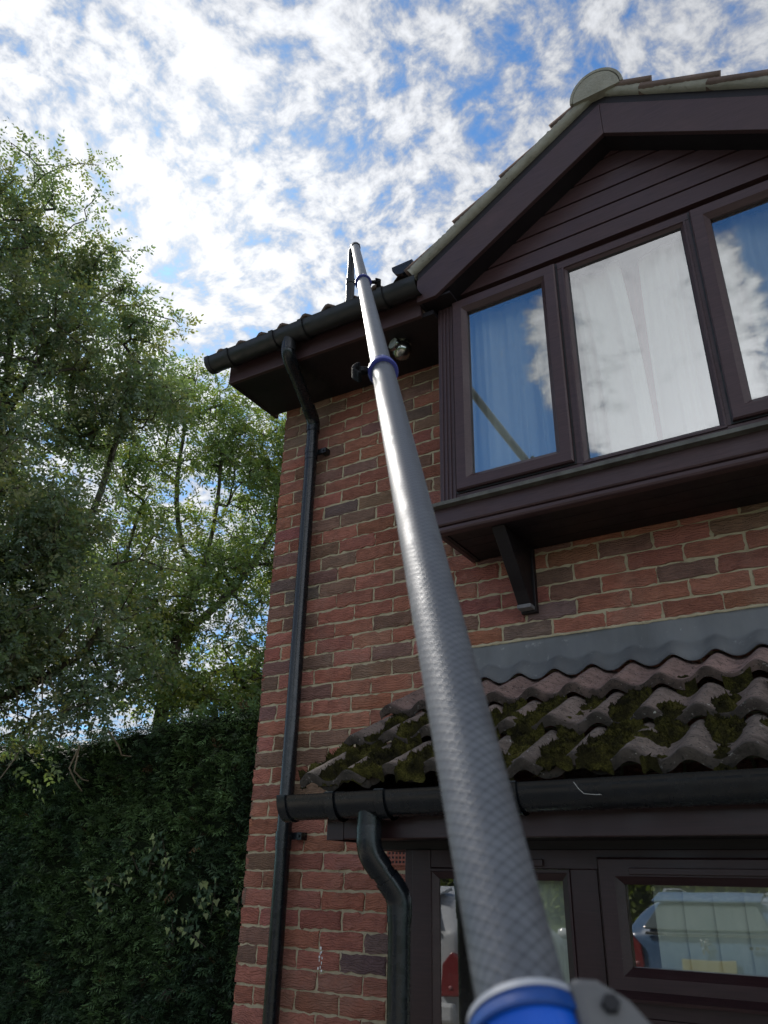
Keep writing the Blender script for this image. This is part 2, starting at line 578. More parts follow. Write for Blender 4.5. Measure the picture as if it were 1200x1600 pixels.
z_base = 1.1
for k in range(-14, 43):
    z0 = z_base + 0.075 * k + 0.005; z1 = z0 + 0.065
    if z0 < 0.05: continue
    xj = 0.0
    first = 0.1025 if k % 2 == 0 else 0.215
    x0 = 0.0
    ln = first
    while x0 < 4.4:
        x1 = x0 + ln
        inside = any(a < 0.5 * (x0 + x1) < b_ and c_ < 0.5 * (z0 + z1) < d_ for a, b_, c_, d_ in holes)
        if not inside and z1 < 4.26:
            brick(x0 + rng.normal(0, .0012), x1 + rng.normal(0, .0012), z0 + rng.normal(0, .0008), z1 + rng.normal(0, .0008), rng.uniform(-0.001, 0.003), nx=12 if x0 < 1.6 else 8)
        x0 = x1 + 0.010; ln = 0.215
    # first bricks round the corner on the left flank
    y0 = 0.002; ln = 0.215 if k % 2 == 0 else 0.1025
    while y0 < 0.5 and z1 < 4.26:
        brick(y0, y0 + ln, z0, z1, 0.0015, side_face=0.0, nx=5, nz=4)
        y0 += ln + 0.01; ln = 0.215
bv = np.concatenate(BV); nb = len(BF)
# mortar bed and wall core (boxes butted round the openings)
core = MB()
def wallbox(x0, x1, z0, z1): core.box(x0, x1, 0.006, 0.26, z0, z1)
wallbox(0.006, 1.29, 0.0, 4.30)
wallbox(1.29, 2.98, 1.70, 3.0)
wallbox(1.29, 1.30, 0.0, 1.70)
wallbox(2.98, 6.0, 1.70, 4.30)
wallbox(3.30, 6.0, 0.0, 1.70)
core.box(0.006, 0.26, 0.26, 7.0, 0.0, 4.16)
core.box(5.74, 6.0, 0.26, 7.0, 0.0, 4.16)
core.box(0.26, 5.74, 6.74, 7.0, 0.0, 4.16)
core.prism([(0.0, 4.16), (7.0, 4.16), (3.5, 6.45)], 0, 0.006, 0.26)
core.prism([(0.0, 4.16), (7.0, 4.16), (3.5, 6.45)], 0, 5.74, 6.0)
nV = len(bv)
faces = [tuple(f) for f in BF] + [tuple(i + nV for i in f) for f in core.f]
allv = np.concatenate([bv, np.array(core.v)])
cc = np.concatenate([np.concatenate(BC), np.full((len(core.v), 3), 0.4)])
oo = np.concatenate([np.concatenate(BO), np.zeros((len(core.v), 3))])
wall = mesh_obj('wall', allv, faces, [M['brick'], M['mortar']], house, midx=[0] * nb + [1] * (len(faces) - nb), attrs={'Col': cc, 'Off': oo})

# --- interior shell (floors, ceilings)
mb = MB()
mb.box(0.26, 5.74, 0.26, 6.74, 2.55, 2.75)
mb.box(0.26, 5.74, 0.26, 6.74, 4.18, 4.26)
mb.box(0.26, 5.74, 0.26, 6.74, 0.0, 0.10)
mb.box(0.26, 5.74, 3.40, 3.50, 0.10, 2.55)
mb.box(0.26, 5.74, 3.40, 3.50, 2.75, 4.18)
mb.build('interior', M['plaster'], house)

# --- main eaves: fascia, soffit, boxed end
def zf(x): return 4.150 - 0.038 * (x + 0.105)      # the eaves fall slightly to the right
EX0, EX1 = -0.105, 1.165
mb = MB()
mb.hexa([(EX0, -0.400, zf(EX0)), (EX1, -0.400, zf(EX1)), (EX1, -0.378, zf(EX1)), (EX0, -0.378, zf(EX0))],
        [(EX0, -0.400, 4.325), (EX1, -0.400, 4.285), (EX1, -0.378, 4.285), (EX0, -0.378, 4.325)])
mb.build('fascia', M['pvc'], house, bevel=0.002)
mb = MB()
sz = 0.004
mb.hexa([(EX0 + 0.02, -0.378, zf(EX0) + sz), (1.225, -0.378, zf(1.225) + sz), (1.225, -0.002, zf(1.225) + sz), (EX0 + 0.02, -0.002, zf(EX0) + sz)],
        [(EX0 + 0.02, -0.378, zf(EX0) + 0.03), (1.225, -0.378, zf(1.225) + 0.03), (1.225, -0.002, zf(1.225) + 0.03), (EX0 + 0.02, -0.002, zf(EX0) + 0.03)])
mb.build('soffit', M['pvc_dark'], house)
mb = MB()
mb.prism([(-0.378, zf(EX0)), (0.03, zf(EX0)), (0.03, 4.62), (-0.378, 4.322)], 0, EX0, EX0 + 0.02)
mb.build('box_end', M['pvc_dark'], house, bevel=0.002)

# --- gutters
def gutter(p0, p1, r=0.056, lip=0.004, seg=18, depth=1.0):
    """half-round channel from p0 to p1 (points on the rim centre line)"""
    p0, p1 = Vector(p0), Vector(p1)
    t = (p1 - p0).normalized()
    s = t.cross(Vector((0, 0, 1))).normalized(); u = s.cross(t)
    prof = []
    for i in range(seg + 1):
        a = math.pi * i / seg
        prof.append((math.cos(a) * r, -math.sin(a) * r * depth))
    prof = [(r - 0.008, 0.003), (r + 0.002, 0.003)] + prof + [(-r - 0.002, 0.003), (-r + 0.008, 0.003)]
    inner = []
    for i in range(seg + 1):
        a = math.pi * (seg - i) / seg
        inner.append((math.cos(a) * (r - lip), -math.sin(a) * (r - lip) * depth))
    prof += inner
    n = len(prof)
    vs = [p + s * a + u * b_ for p in (p0, p1) for a, b_ in prof]
    fs = [(i, (i + 1) % n, n + (i + 1) % n, n + i) for i in range(n)]
    mb = MB(); mb.add(vs, fs)
    return mb


def fillet(pts, r=0.05, n=7):
    """round the corners of a polyline"""
    pts = [Vector(p) for p in pts]
    o = [pts[0]]
    for i in range(1, len(pts) - 1):
        a, b_, c_ = pts[i - 1], pts[i], pts[i + 1]
        d1 = min(r, (b_ - a).length * 0.48); d2 = min(r, (c_ - b_).length * 0.48)
        p = b_ + (a - b_).normalized() * d1; q = b_ + (c_ - b_).normalized() * d2
        for k in range(n + 1):
            t = k / n
            o.append(p * (1 - t) ** 2 + b_ * 2 * t * (1 - t) + q * t * t)
    o.append(pts[-1])
    return o


def half_disc(mb, c, t, r, th, seg=20, depth=1.0):
    c, t = Vector(c), Vector(t).normalized()
    s = t.cross(Vector((0, 0, 1))).normalized(); u = s.cross(t)
    prof = [(math.cos(math.pi * i / seg) * r, -math.sin(math.pi * i / seg) * r * depth) for i in range(seg + 1)]
    prof = [(r, 0.006)] + prof + [(-r, 0.006)]
    n = len(prof)
    vs = [c + s * a + u * b_ for a, b_ in prof] + [c + t * th + s * a + u * b_ for a, b_ in prof]
    fs = [tuple(range(n))[::-1], tuple(range(n, 2 * n))] + [(i, (i + 1) % n, n + (i + 1) % n, n + i) for i in range(n)]
    mb.add(vs, fs)


def gut_bracket(c, t, r, w, parent, mt, depth=1.0):
    """clip that wraps the channel"""
    c, t = Vector(c), Vector(t).normalized()
    mb = gutter(c - t * w / 2, c + t * w / 2, r + 0.0075, 0.005, depth=depth)
    o1 = mb.build('gutter_bracket', mt, parent, smooth=True)
    s = t.cross(Vector((0, 0, 1))).normalized(); u = s.cross(t)
    for sg in (1, -1):
        mb2 = MB()
        a = c + s * sg * (r - 0.004)
        mb2.hexa([a - t * w * .5 - s * .008 - u * .002, a + t * w * .5 - s * .008 - u * .002, a + t * w * .5 + s * .008 - u * .002, a - t * w * .5 + s * .008 - u * .002],
                 [a - t * w * .5 - s * .008 + u * .007, a + t * w * .5 - s * .008 + u * .007, a + t * w * .5 + s * .008 + u * .007, a - t * w * .5 + s * .008 + u * .007])
        mb2.build('bracket_clip', mt, o1)
    return o1


GY, GZ0 = -0.468, 4.285
def gz(x): return GZ0 - 0.030 * (x + 0.17)
mg = gutter((-0.185, GY, gz(-0.185)), (1.20, GY, gz(1.20)), 0.058, depth=1.12).build('eaves_gutter', M['gutter_old'], house, smooth=True)
mb = MB(); half_disc(mb, (-0.195, GY, gz(-.19)), (1, 0, 0), 0.062, 0.03, depth=1.12); mb.build('gutter_stop_end', M['gutter_old'], mg, smooth=True)
for x in (-0.03, 0.30, 0.50, 1.00):
    gut_bracket((x, GY, gz(x)), (1, 0, 0), 0.058, 0.028, mg, M['gutter_old'], depth=1.12)
# running outlet with socket under the channel
mb = MB(); mb.tube([(0.39, GY, gz(.39) - 0.045), (0.39, GY, gz(.39) - 0.125)], [0.038, 0.036]); mb.build('gutter_outlet', M['gutter_old'], mg, smooth=True)

# --- main downpipe with swan neck
PXC, PYC = 0.268, -0.062
OX = 0.385
dp = MB()
neck = fillet([(OX, GY, gz(OX) - 0.10), (OX, GY, 4.125), (PXC, PYC, 3.965), (PXC, PYC, 3.0)], 0.075) + [(PXC, PYC, 0.0)]
dp.tube(neck, 0.034, 28)
pipe = dp.build('downpipe', M['gutter'], house, smooth=True)
mb = MB()
dN = (Vector((PXC, PYC, 3.965)) - Vector((OX, GY, 4.125))).normalized()
mb.tube(fillet([Vector((OX, GY, 4.195)), Vector((OX, GY, 4.125)), Vector((OX, GY, 4.125)) + dN * 0.10], 0.07), 0.0385, 28)
mb.build('pipe_bend', M['gutter'], pipe, smooth=True)
mb = MB()
mb.tube(fillet([Vector((PXC, PYC, 3.965)) - dN * 0.10, Vector((PXC, PYC, 3.965)), Vector((PXC, PYC, 3.89))], 0.07), 0.0385, 28)
mb.build('pipe_bend', M['gutter'], pipe, smooth=True)
for z in (3.76, 1.765):
    mb = MB()
    mb.tube([(PXC, PYC, z + 0.018), (PXC, PYC, z - 0.018)], 0.0385, 28)
    mb.tube([(PXC, PYC, z - 0.018), (PXC, PYC, z - 0.055)], 0.0365, 28)
    mb.box(PXC + 0.02, PXC + 0.085, -0.045, -0.030, z - 0.015, z + 0.015)
    mb.box(PXC + 0.055, PXC + 0.085, -0.034, -0.004, z - 0.016, z + 0.016)
    mb.tube([(PXC + 0.07, -0.045, z), (PXC + 0.07, -0.052, z)], 0.006, 8)
    mb.build('pipe_clip', M['gutter'], pipe, smooth=True)


# --- roof tiles
def wave(x, amp, pitch=0.152, x0=0.0):  # rounded rolls, wide troughs
    c = 0.5 + 0.5 * np.cos(2 * np.pi * (x - x0) / pitch)
    return amp * (0.35 * c + 0.65 * c ** 1.5)


def tile_sheet(O, U, V, N, width, gauge, rows, amp, du, t=0.024, jit=0.003, th=0.018, x0=0.0, nv=3, seed=1, lastfrac=1.0):
    O, U, V, N = [np.array(a, float) for a in (O, U, V, N)]
    rs = np.random.default_rng(seed)
    VV, FF = [], []
    base = 0
    for k in range(rows):
        nu = int(width / du) + 1
        u = np.linspace(0, width, nu)
        frac = lastfrac if k == rows - 1 else 1.0
        v = np.linspace(0, 1.12 * frac, nv)
        UU, VVv = np.meshgrid(u, v, indexing='ij')
        ti = np.floor((UU - x0) / 0.304 + 0.25).astype(int)
        jt = rs.normal(0, jit, ti.max() - ti.min() + 2)[ti - ti.min()]
        lift = t * (1 - VVv) + wave(UU, amp, x0=x0) + jt * (1 - VVv)
        lift += 0.004 * (((UU - x0) / 0.304 + 0.25) % 1.0)
        vv = (k + VVv) * gauge + jt * 2 * (VVv < 0.01)
        top = O + UU[..., None] * U + vv[..., None] * V + lift[..., None] * N
        bot = top - th * N
        P = np.concatenate([top.reshape(-1, 3), bot.reshape(-1, 3)])
        n1 = nu * nv
        gf = grid_faces(nu, nv)
        f = [gf, gf[:, ::-1] + n1]
        i = np.arange(nu - 1) * nv
        f.append(np.stack([i, i + n1, i + nv + n1, i + nv], 1))
        j = np.arange(nv - 1)
        f.append(np.stack([j, j + 1, j + 1 + n1, j + n1], 1))
        e = (nu - 1) * nv
        f.append(np.stack([e + j, e + j + n1, e + j + 1 + n1, e + j + 1], 1))
        VV.append(P); FF.append(np.concatenate(f) + base)
        base += len(P)
    return np.concatenate(VV), np.concatenate(FF)


pt = R(33)
cs, sn = math.cos(pt), math.sin(pt)
v_, f_ = tile_sheet((-0.155, -0.452, 4.308), (1, 0, -0.020), (0, cs, sn), (0, -sn, cs), 6.3, 0.30, 15, 0.034, 0.019, x0=0.03, seed=4)
fc_ = v_[f_].mean(1)
gab = 4.996 - 0.636 * np.abs(fc_[:, 0] - 2.155)
f_ = f_[(fc_[:, 0] < np.where(fc_[:, 1] < 0.0, 0.93, 1.13)) | (fc_[:, 0] > 3.2) | (fc_[:, 2] > gab + 0.02)]
mesh_obj('roof', v_, f_, M['tile'], house, smooth=False)
# back slope
pm = MB()
pm.hexa([(-0.155, 3.35, 6.80), (6.145, 3.35, 6.80), (6.145, 7.5, 4.30), (-0.155, 7.5, 4.30)], [(-0.155, 3.35, 6.84), (6.145, 3.35, 6.84), (6.145, 7.5, 4.34), (-0.155, 7.5, 4.34)])
pm.build('roof_back', M['tile'], house)

# --- gable above the upper bay
CX = 2.155
SL = 0.636
YB0, YB1 = -0.442, -0.420      # bargeboard
def zin(x): return 4.712 - SL * abs(x - CX)
def zout(x): return 4.915 - SL * abs(x - CX)
XL, XR = 1.168, 2 * CX - 1.168
for sgn, xe in ((-1, XL), (1, XR)):
    xt = CX + (xe - CX) * (4.712 - 4.135) / SL / abs(xe - CX) if False else xe
    zlow = 4.150
    xm = CX + sgn * (4.712 - zlow) / SL
    poly = [(CX, zin(CX)), (CX, zout(CX)), (xe, zout(xe)), (xe, zlow), (xm, zlow)]
    if sgn > 0:
        poly = [(x + 0.0015, z) if x == CX else (x, z) for x, z in poly]
    mb = MB(); mb.prism(poly, 1, YB0, YB1)
    mb.build('bargeboard', M['pvc'], house, bevel=0.002)
    # thin capping fillet on top of the board, under the mortar
    mb = MB()
    up = [(CX, zout(CX) + 0.002), (CX, zout(CX) + 0.056), (xe, zout(xe) + 0.056), (xe, zout(xe) + 0.002)]
    mb.prism(up, 1, YB0 + 0.008, YB1)
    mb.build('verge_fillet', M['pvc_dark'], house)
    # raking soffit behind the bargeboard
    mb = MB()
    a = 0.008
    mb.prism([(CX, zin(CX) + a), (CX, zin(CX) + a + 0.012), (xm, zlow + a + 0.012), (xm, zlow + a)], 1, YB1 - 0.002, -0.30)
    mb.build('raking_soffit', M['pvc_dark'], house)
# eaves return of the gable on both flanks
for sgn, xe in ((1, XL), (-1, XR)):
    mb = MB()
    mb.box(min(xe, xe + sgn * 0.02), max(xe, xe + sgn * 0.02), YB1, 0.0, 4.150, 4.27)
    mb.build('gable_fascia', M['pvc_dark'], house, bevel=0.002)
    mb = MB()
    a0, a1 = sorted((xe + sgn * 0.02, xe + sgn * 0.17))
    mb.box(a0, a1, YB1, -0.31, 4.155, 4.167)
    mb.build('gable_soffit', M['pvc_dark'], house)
# shiplap cladding
mb = MB()
z = 4.195
nb_ = 0
while z < 4.74:
    h = 0.098
    zt = z + h
    def xat(zq): return max(0.0, (4.745 - zq) / SL)
    for (za, zb, yf) in ((z + 0.011, zt, -0.324), (z, z + 0.011, -0.294)):
        wa, wb = xat(za), xat(zb)
        mb.hexa([(CX - wa, yf, za), (CX + wa, yf, za), (CX + wa, -0.28, za), (CX - wa, -0.28, za)],
                [(CX - wb, yf, zb), (CX + wb, yf, zb), (CX + wb, -0.28, zb), (CX - wb, -0.28, zb)])
    z = zt
mb.build('cladding', M['pvc'], house)

# gable roof slopes, verge bedding, ridge tile
zr = 4.996
for sgn, nm in ((-1, 'gable_roof'), (1, 'gable_roof')):
    al = math.atan(SL)
    V3 = (-sgn * math.cos(al), 0, math.sin(al)); N3 = (sgn * math.sin(al), 0, math.cos(al))
    xe = CX + sgn * 1.020
    L = 1.020 / math.cos(al)
    U3 = (0, 1, 0)
    v_, f_ = tile_sheet((xe, -0.468 if sgn > 0 else -0.458, zr - SL * 1.020), U3, V3, N3, 3.2, 0.315, 4, 0.02, 0.02, t=0.036, th=0.024, jit=0.004, seed=9 + sgn, x0=-0.02, lastfrac=0.82)
    mesh_obj(nm, v_, f_, M['tile'], house)
    # bedding mortar seen under the tile ends
    ns = 90
    s_ = np.linspace(0.0, L - 0.01, ns)
    prof = [(-0.440, -0.020), (-0.458, -0.016), (-0.461, 0.006), (-0.460, 0.024), (-0.450, 0.034), (-0.30, 0.024), (-0.30, -0.020)]
    npf = len(prof)
    vs = []
    for i, s1 in enumerate(s_):
        for (yy, hh) in prof:
            nz_ = 0.004 * (rng.random() - 0.5)
            hj = hh + (0.006 * (rng.random() - 0.5) if hh > 0.01 else 0.0)
            p_ = np.array([xe, yy + nz_, zr - SL * 1.020]) + s1 * np.array(V3) + hj * np.array(N3)
            vs.append(p_)
    fs = []
    for i in range(ns - 1):
        for k in range(npf):
            k2 = (k + 1) % npf
            fs.append((i * npf + k, i * npf + k2, (i + 1) * npf + k2, (i + 1) * npf + k))
    fs.append(tuple(range(npf))); fs.append(tuple(range((ns - 1) * npf, ns * npf))[::-1])
    mesh_obj('verge_mortar', vs, fs, M['bed'], house, smooth=True)
# ridge: half-round tiles with a mortar-filled end
mb = MB()
rr = 0.128
zc = 4.962
for (ya, yb, r_) in ((-0.475, -0.05, rr), (-0.05, 0.40, rr + 0.0), (0.40, 0.9, rr), (0.9, 1.4, rr), (1.4, 2.2, rr)):
    pr = [(CX + r_ * math.cos(math.pi * i / 24), zc + r_ * 1.22 * math.sin(math.pi * i / 24)) for i in range(25)]
    pi_ = [(CX + (r_ - .015) * math.cos(math.pi * i / 24), zc + (r_ - .015) * 1.22 * math.sin(math.pi * i / 24)) for i in range(24, -1, -1)]
    mb.prism(pr + pi_, 1, ya + 0.004, yb)
ridge = mb.build('ridge_tile', M['bed'], house, bevel=0.003)
mb = MB()
pr = [(CX + 0.111 * math.cos(math.pi * i / 24), zc - 0.01 + 0.137 * math.sin(math.pi * i / 24)) for i in range(25)]
mb.prism(pr, 1, -0.474, -0.40)
mb.build('ridge_mortar', M['bed'], ridge)

# gutter along the flank of the gable, stop end facing the front
gg = gutter((1.062, -0.41, 4.472), (1.062, 0.6, 4.472), 0.058).build('gable_gutter', M['gutter_old'], house, smooth=True)
mb = MB(); half_disc(mb, (1.062, -0.415, 4.474), (0, 1, 0), 0.061, 0.022); mb.build('gutter_stop_end', M['gutter'], gg, smooth=True)
# its outlet dropping on the main gutter, with a rough union
mb = MB(); mb.tube([(1.07, -0.33, 4.42), (1.07, -0.36, 4.34), (1.03, -0.44, 4.27)], 0.036, 20); mb.build('gutter_outlet', M['gutter_old'], gg, smooth=True)
gut_bracket((1.066, -0.30, 4.470), (0, 1, 0), 0.058, 0.03, gg, M['gutter_old'])

# --- upper bay window
YW = -0.330
bay = MB()
bay.box(BX0, BX0 + 0.09, YW, -0.27, 3.05, 4.155)
for i in range(4):
    xg = BX0 + 0.014 + i * 0.019
    bay.box(xg, xg + 0.009, YW - 0.006, YW, 3.055, 4.15)
bay.box(BX0, BX0 + 0.06, -0.27, 0.0, 3.05, 4.155)
post = bay.build('bay_post', M['pvc'], house, bevel=0.002)
bay = MB()
bay.box(BX1 - 0.09, BX1, YW, -0.27, 3.05, 4.155)
for i in range(4):
    xg = BX1 - 0.08 + i * 0.019
    bay.box(xg, xg + 0.009, YW - 0.006, YW, 3.055, 4.15)
bay.box(BX1 - 0.06, BX1, -0.27, 0.0, 3.05, 4.155)
bay.build('bay_post', M['pvc'], house, bevel=0.002)

WX0, WX1 = BX0 + 0.09, BX1 - 0.09
fixed = MB()
yf = YW
fixed.box(WX0, WX1, yf, yf + 0.06, 3.055, 3.105)     # bottom rail
fixed.box(WX0, WX1, yf, yf + 0.06, 4.125, 4.166)     # head
fixed.box(WX0, WX1, yf + 0.045, yf + 0.06, 4.166, 4.200)
fixed.box(WX0, WX0 + 0.035, yf, yf + 0.06, 3.105, 4.125)
fixed.box(WX1 - 0.035, WX1, yf, yf + 0.06, 3.105, 4.125)
mx = [(1.815, 1.868), (2.400, 2.453)]
for a, b2 in mx:
    fixed.box(a, b2, yf, yf + 0.06, 3.105, 4.125)
bwin = fixed.build('bay_window', M['pvc'], house, bevel=0.003)


def casement(x0, x1, z0, z1, yb, parent, mt, rail=0.072, proud=0.022):
    pr = [(0.0, yb), (0.0, yb - proud + 0.006), (0.006, yb - proud), (rail - 0.022, yb - proud), (rail - 0.018, yb - proud + 0.004), (rail, yb - proud + 0.020), (rail, yb + 0.03), (0.0, yb + 0.03)]
    return MB().loft_frame(x0, x1, z0, z1, pr).build('casement', mt, parent)


def bead(x0, x1, z0, z1, yb, parent, mt, w=0.024):
    pr = [(0.0, yb + 0.004), (0.0, yb - 0.006), (0.008, yb - 0.006), (0.010, yb + 0.0), (w, yb + 0.012), (w, yb + 0.035), (0.0, yb + 0.035)]
    return MB().loft_frame(x0, x1, z0, z1, pr).build('glazing_bead', mt, parent)


def seal(x0, x1, z0, z1, y, parent):
    MB().loft_frame(x0, x1, z0, z1, [(0, y), (0.004, y - 0.004), (0.008, y), (0.004, y + 0.004)]).build('seal', M['black'], parent)


def pane(x0, x1, z0, z1, y, parent, mt):
    return MB().box(x0, x1, y, y + 0.004, z0, z1).build('pane', mt, parent)


# sub-parts hang on the window part (thing > part > sub-part)
casement(1.312, 1.836, 3.113, 4.152, yf - 0.001, bwin, M['pvc'])
casement(2.428, 2.952, 3.113, 4.152, yf - 0.001, bwin, M['pvc'])
bead(1.866, 2.406, 3.098, 4.128, yf, bwin, M['pvc'])
pane(1.36, 1.80, 3.16, 4.12, yf + 0.012, bwin, M['glass'])
pane(1.846, 2.398, 3.103, 4.123, yf + 0.018, bwin, M['glass'])
pane(2.46, 2.91, 3.16, 4.12, yf + 0.012, bwin, M['glass'])
for a, b2, c2, d2, yy in ((1.378, 1.770, 3.179, 4.086, yf + 0.008), (1.884, 2.388, 3.116, 4.110, yf + 0.014), (2.494, 2.886, 3.179, 4.086, yf + 0.008)):
    seal(a, b2, c2, d2, yy, bwin)

for a, b2 in ((1.312, 1.836), (2.428, 2.952)):
    MB().loft_frame(a - 0.007, b2 + 0.007, 3.106, 4.159, [(0, yf - 0.0015), (0.0, yf - 0.004), (0.0069, yf - 0.004), (0.0069, yf - 0.0015)]).build('casement_gasket', M['black'], bwin)

# sill and apron
mb = MB()
mb.prism([(-0.400, 3.034), (-0.400, 3.050), (-0.394, 3.054), (-0.30, 3.068), (-0.30, 3.034)], 0, BX0 - 0.020, BX1 + 0.020)
mb.build('bay_sill', pmat('weathered_sill', (0.055, 0.05, 0.045), (0.13, 0.13, 0.115), 12, 0.7, 0.3, 60, dirt=((0.2, 0.21, 0.18), 0.5)), house)
mb = MB()
ap = [(-0.352, 2.920), (-0.362, 2.924), (-0.366, 2.932), (-0.366, 2.944), (-0.352, 2.948), (-0.352, 2.953), (-0.362, 2.956), (-0.366, 2.962), (-0.366, 3.034), (-0.33, 3.034), (-0.33, 2.920)]
mb.prism(ap, 0, BX0 - 0.010, BX1 + 0.010)
mb.box(BX0 - 0.008, BX0 + 0.012, -0.33, 0.0, 2.920, 3.034)
mb.box(BX1 - 0.012, BX1 + 0.008, -0.33, 0.0, 2.920, 3.034)
mb.build('bay_apron', M['pvc'], house)
mb = MB()
yy = -0.329
while yy < -0.01:
    mb.box(BX0 + 0.012, BX1 - 0.012, yy + 0.003, min(yy + 0.082, -0.002), 2.926, 2.940)
    mb.box(BX0 + 0.012, BX1 - 0.012, yy, yy + 0.003, 2.931, 2.940)
    yy += 0.082
mb.box(BX0 + 0.012, BX0 + 0.030, -0.329, -0.002, 2.921, 2.926)
mb.build('bay_soffit', M['pvc_dark'], house)
mb = MB().box(BX0 + 0.012, BX1 - 0.012, -0.30, 0.25, 2.945, 3.03)
mb.build('bay_floor', M['plaster'], house)
# gallows brackets under the bay
for xb in (1.452, 2.80):
    mb = MB()
    mb.prism([(-0.31, 2.924), (-0.03, 2.924), (-0.03, 2.655), (-0.075, 2.655), (-0.11, 2.70)], 0, xb, xb + 0.058)
    br = mb.build('gallows_bracket', M['pvc_dark'], house, bevel=0.003)
    MB().box(xb - 0.004, xb + 0.066, -0.030, 0.0, 2.63, 2.924).build('bracket_plate', M['pvc_dark'], br, bevel=0.002)
    MB().box(xb - 0.002, xb + 0.060, -0.078, -0.030, 2.638, 2.6548).build('bracket_foot', M['wood_end'], br, bevel=0.002)

# --- ground floor bay under its mossy lean-to roof
YP = -0.50
pw = MB()
pw.box(PX0, 1.255, YP, YP + 0.07, 0.15, 1.69)                 # corner post
pw.box(PX0, PX0 + 0.05, YP + 0.07, 0.0, 0.15, 1.69)           # left return
pw.box(PX1 - 0.095, PX1, YP, YP + 0.07, 0.15, 1.69)
pw.box(PX1 - 0.05, PX1, YP + 0.07, 0.0, 0.15, 1.69)
pw.box(1.255, PX1 - 0.095, YP, YP + 0.07, 1.635, 1.69)        # head
pw.box(1.255, PX1 - 0.095, YP, YP + 0.07, 0.15, 0.60)         # bottom
pw.box(1.742, 1.826, YP, YP + 0.07, 0.60, 1.635)              # mullions
pw.box(2.52, 2.604, YP, YP + 0.07, 0.60, 1.635)
pw.box(1.826, 2.52, YP, YP + 0.07, 1.268, 1.312)              # transom
pw.box(PX0 + 0.03, PX0 + 0.10, YP - 0.004, YP, 0.15, 1.69)
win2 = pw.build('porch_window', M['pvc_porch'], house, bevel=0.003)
bead(1.255, 1.742, 0.60, 1.632, YP, win2, M['pvc_porch'], 0.03)
pr_ = casement(1.834, 2.512, 1.316, 1.668, YP - 0.001, win2, M['pvc_porch'], 0.072, 0.024)
bead(1.826, 2.52, 0.60, 1.268, YP, win2, M['pvc_porch'], 0.026)
bead(2.604, PX1 - 0.095, 0.60, 1.632, YP, win2, M['pvc_porch'], 0.03)
mb = MB(); mb.prism([(YP - 0.062, 1.318), (YP - 0.024, 1.334), (YP - 0.024, 1.312), (YP - 0.058, 1.310)], 0, 1.836, 2.510); mb.build('drip_bar', M['pvc_porch'], win2)
mb = MB()
mb.box(1.93, 2.42, YP - 0.034, YP - 0.024, 1.622, 1.640)
mb.build('trickle_vent', M['pvc_porch'], win2, bevel=0.002)
mb = MB()
mb.box(1.40, 1.66, YP - 0.012, YP, 1.642, 1.662)
mb.build('trickle_vent', M['pvc_porch'], win2, bevel=0.002)
pane(1.28, 1.72, 0.62, 1.61, YP + 0.016, win2, M['glass_porch'])
pane(1.89, 2.46, 1.37, 1.62, YP + 0.010, win2, M['glass_porch'])
pane(1.846, 2.50, 0.62, 1.25, YP + 0.016, win2, M['glass_porch'])
pane(2.63, PX1 - 0.12, 0.62, 1.61, YP + 0.016, win2, M['glass_porch'])

TX0, TX1 = 0.935, 3.60
FY = -0.74
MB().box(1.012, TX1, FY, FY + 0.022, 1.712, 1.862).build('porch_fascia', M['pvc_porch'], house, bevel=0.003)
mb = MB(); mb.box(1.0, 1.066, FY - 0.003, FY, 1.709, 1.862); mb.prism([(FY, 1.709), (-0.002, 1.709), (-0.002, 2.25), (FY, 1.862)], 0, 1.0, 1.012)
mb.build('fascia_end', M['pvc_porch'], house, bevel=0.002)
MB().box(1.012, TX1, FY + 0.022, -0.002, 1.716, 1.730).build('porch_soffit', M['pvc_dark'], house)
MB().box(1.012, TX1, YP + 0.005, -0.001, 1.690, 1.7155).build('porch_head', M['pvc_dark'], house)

# tiles of the lean-to: heavy double-roll tiles
PA = math.atan2(2.345 - 1.846, 0.775)
pc, ps = math.cos(PA), math.sin(PA)
PO = np.array([TX0, -0.790, 1.846]); PU = np.array([1.0, 0, 0]); PV = np.array([0, pc, ps]); PN = np.array([0, -ps, pc])
GA = 0.292
AMP = 0.034
X0W = 0.045
def tile_h(u, v):
    """height above the roof plane at (u across, v up the slope); v in metres"""
    k = np.clip(np.floor(v / GA), 0, 2)
    f = v / GA - k
    ti = np.floor((u - X0W) / 0.304 + 0.25).astype(int)
    jt = (np.sin(ti * 12.9898 + k * 78.233) * 43758.5453) % 1.0 - 0.5
    h = 0.052 * (1 - f) + wave(u, AMP, x0=X0W) + 0.009 * jt * (1 - f) + 0.005 * (((u - X0W) / 0.304 + 0.25) % 1.0)
    return h


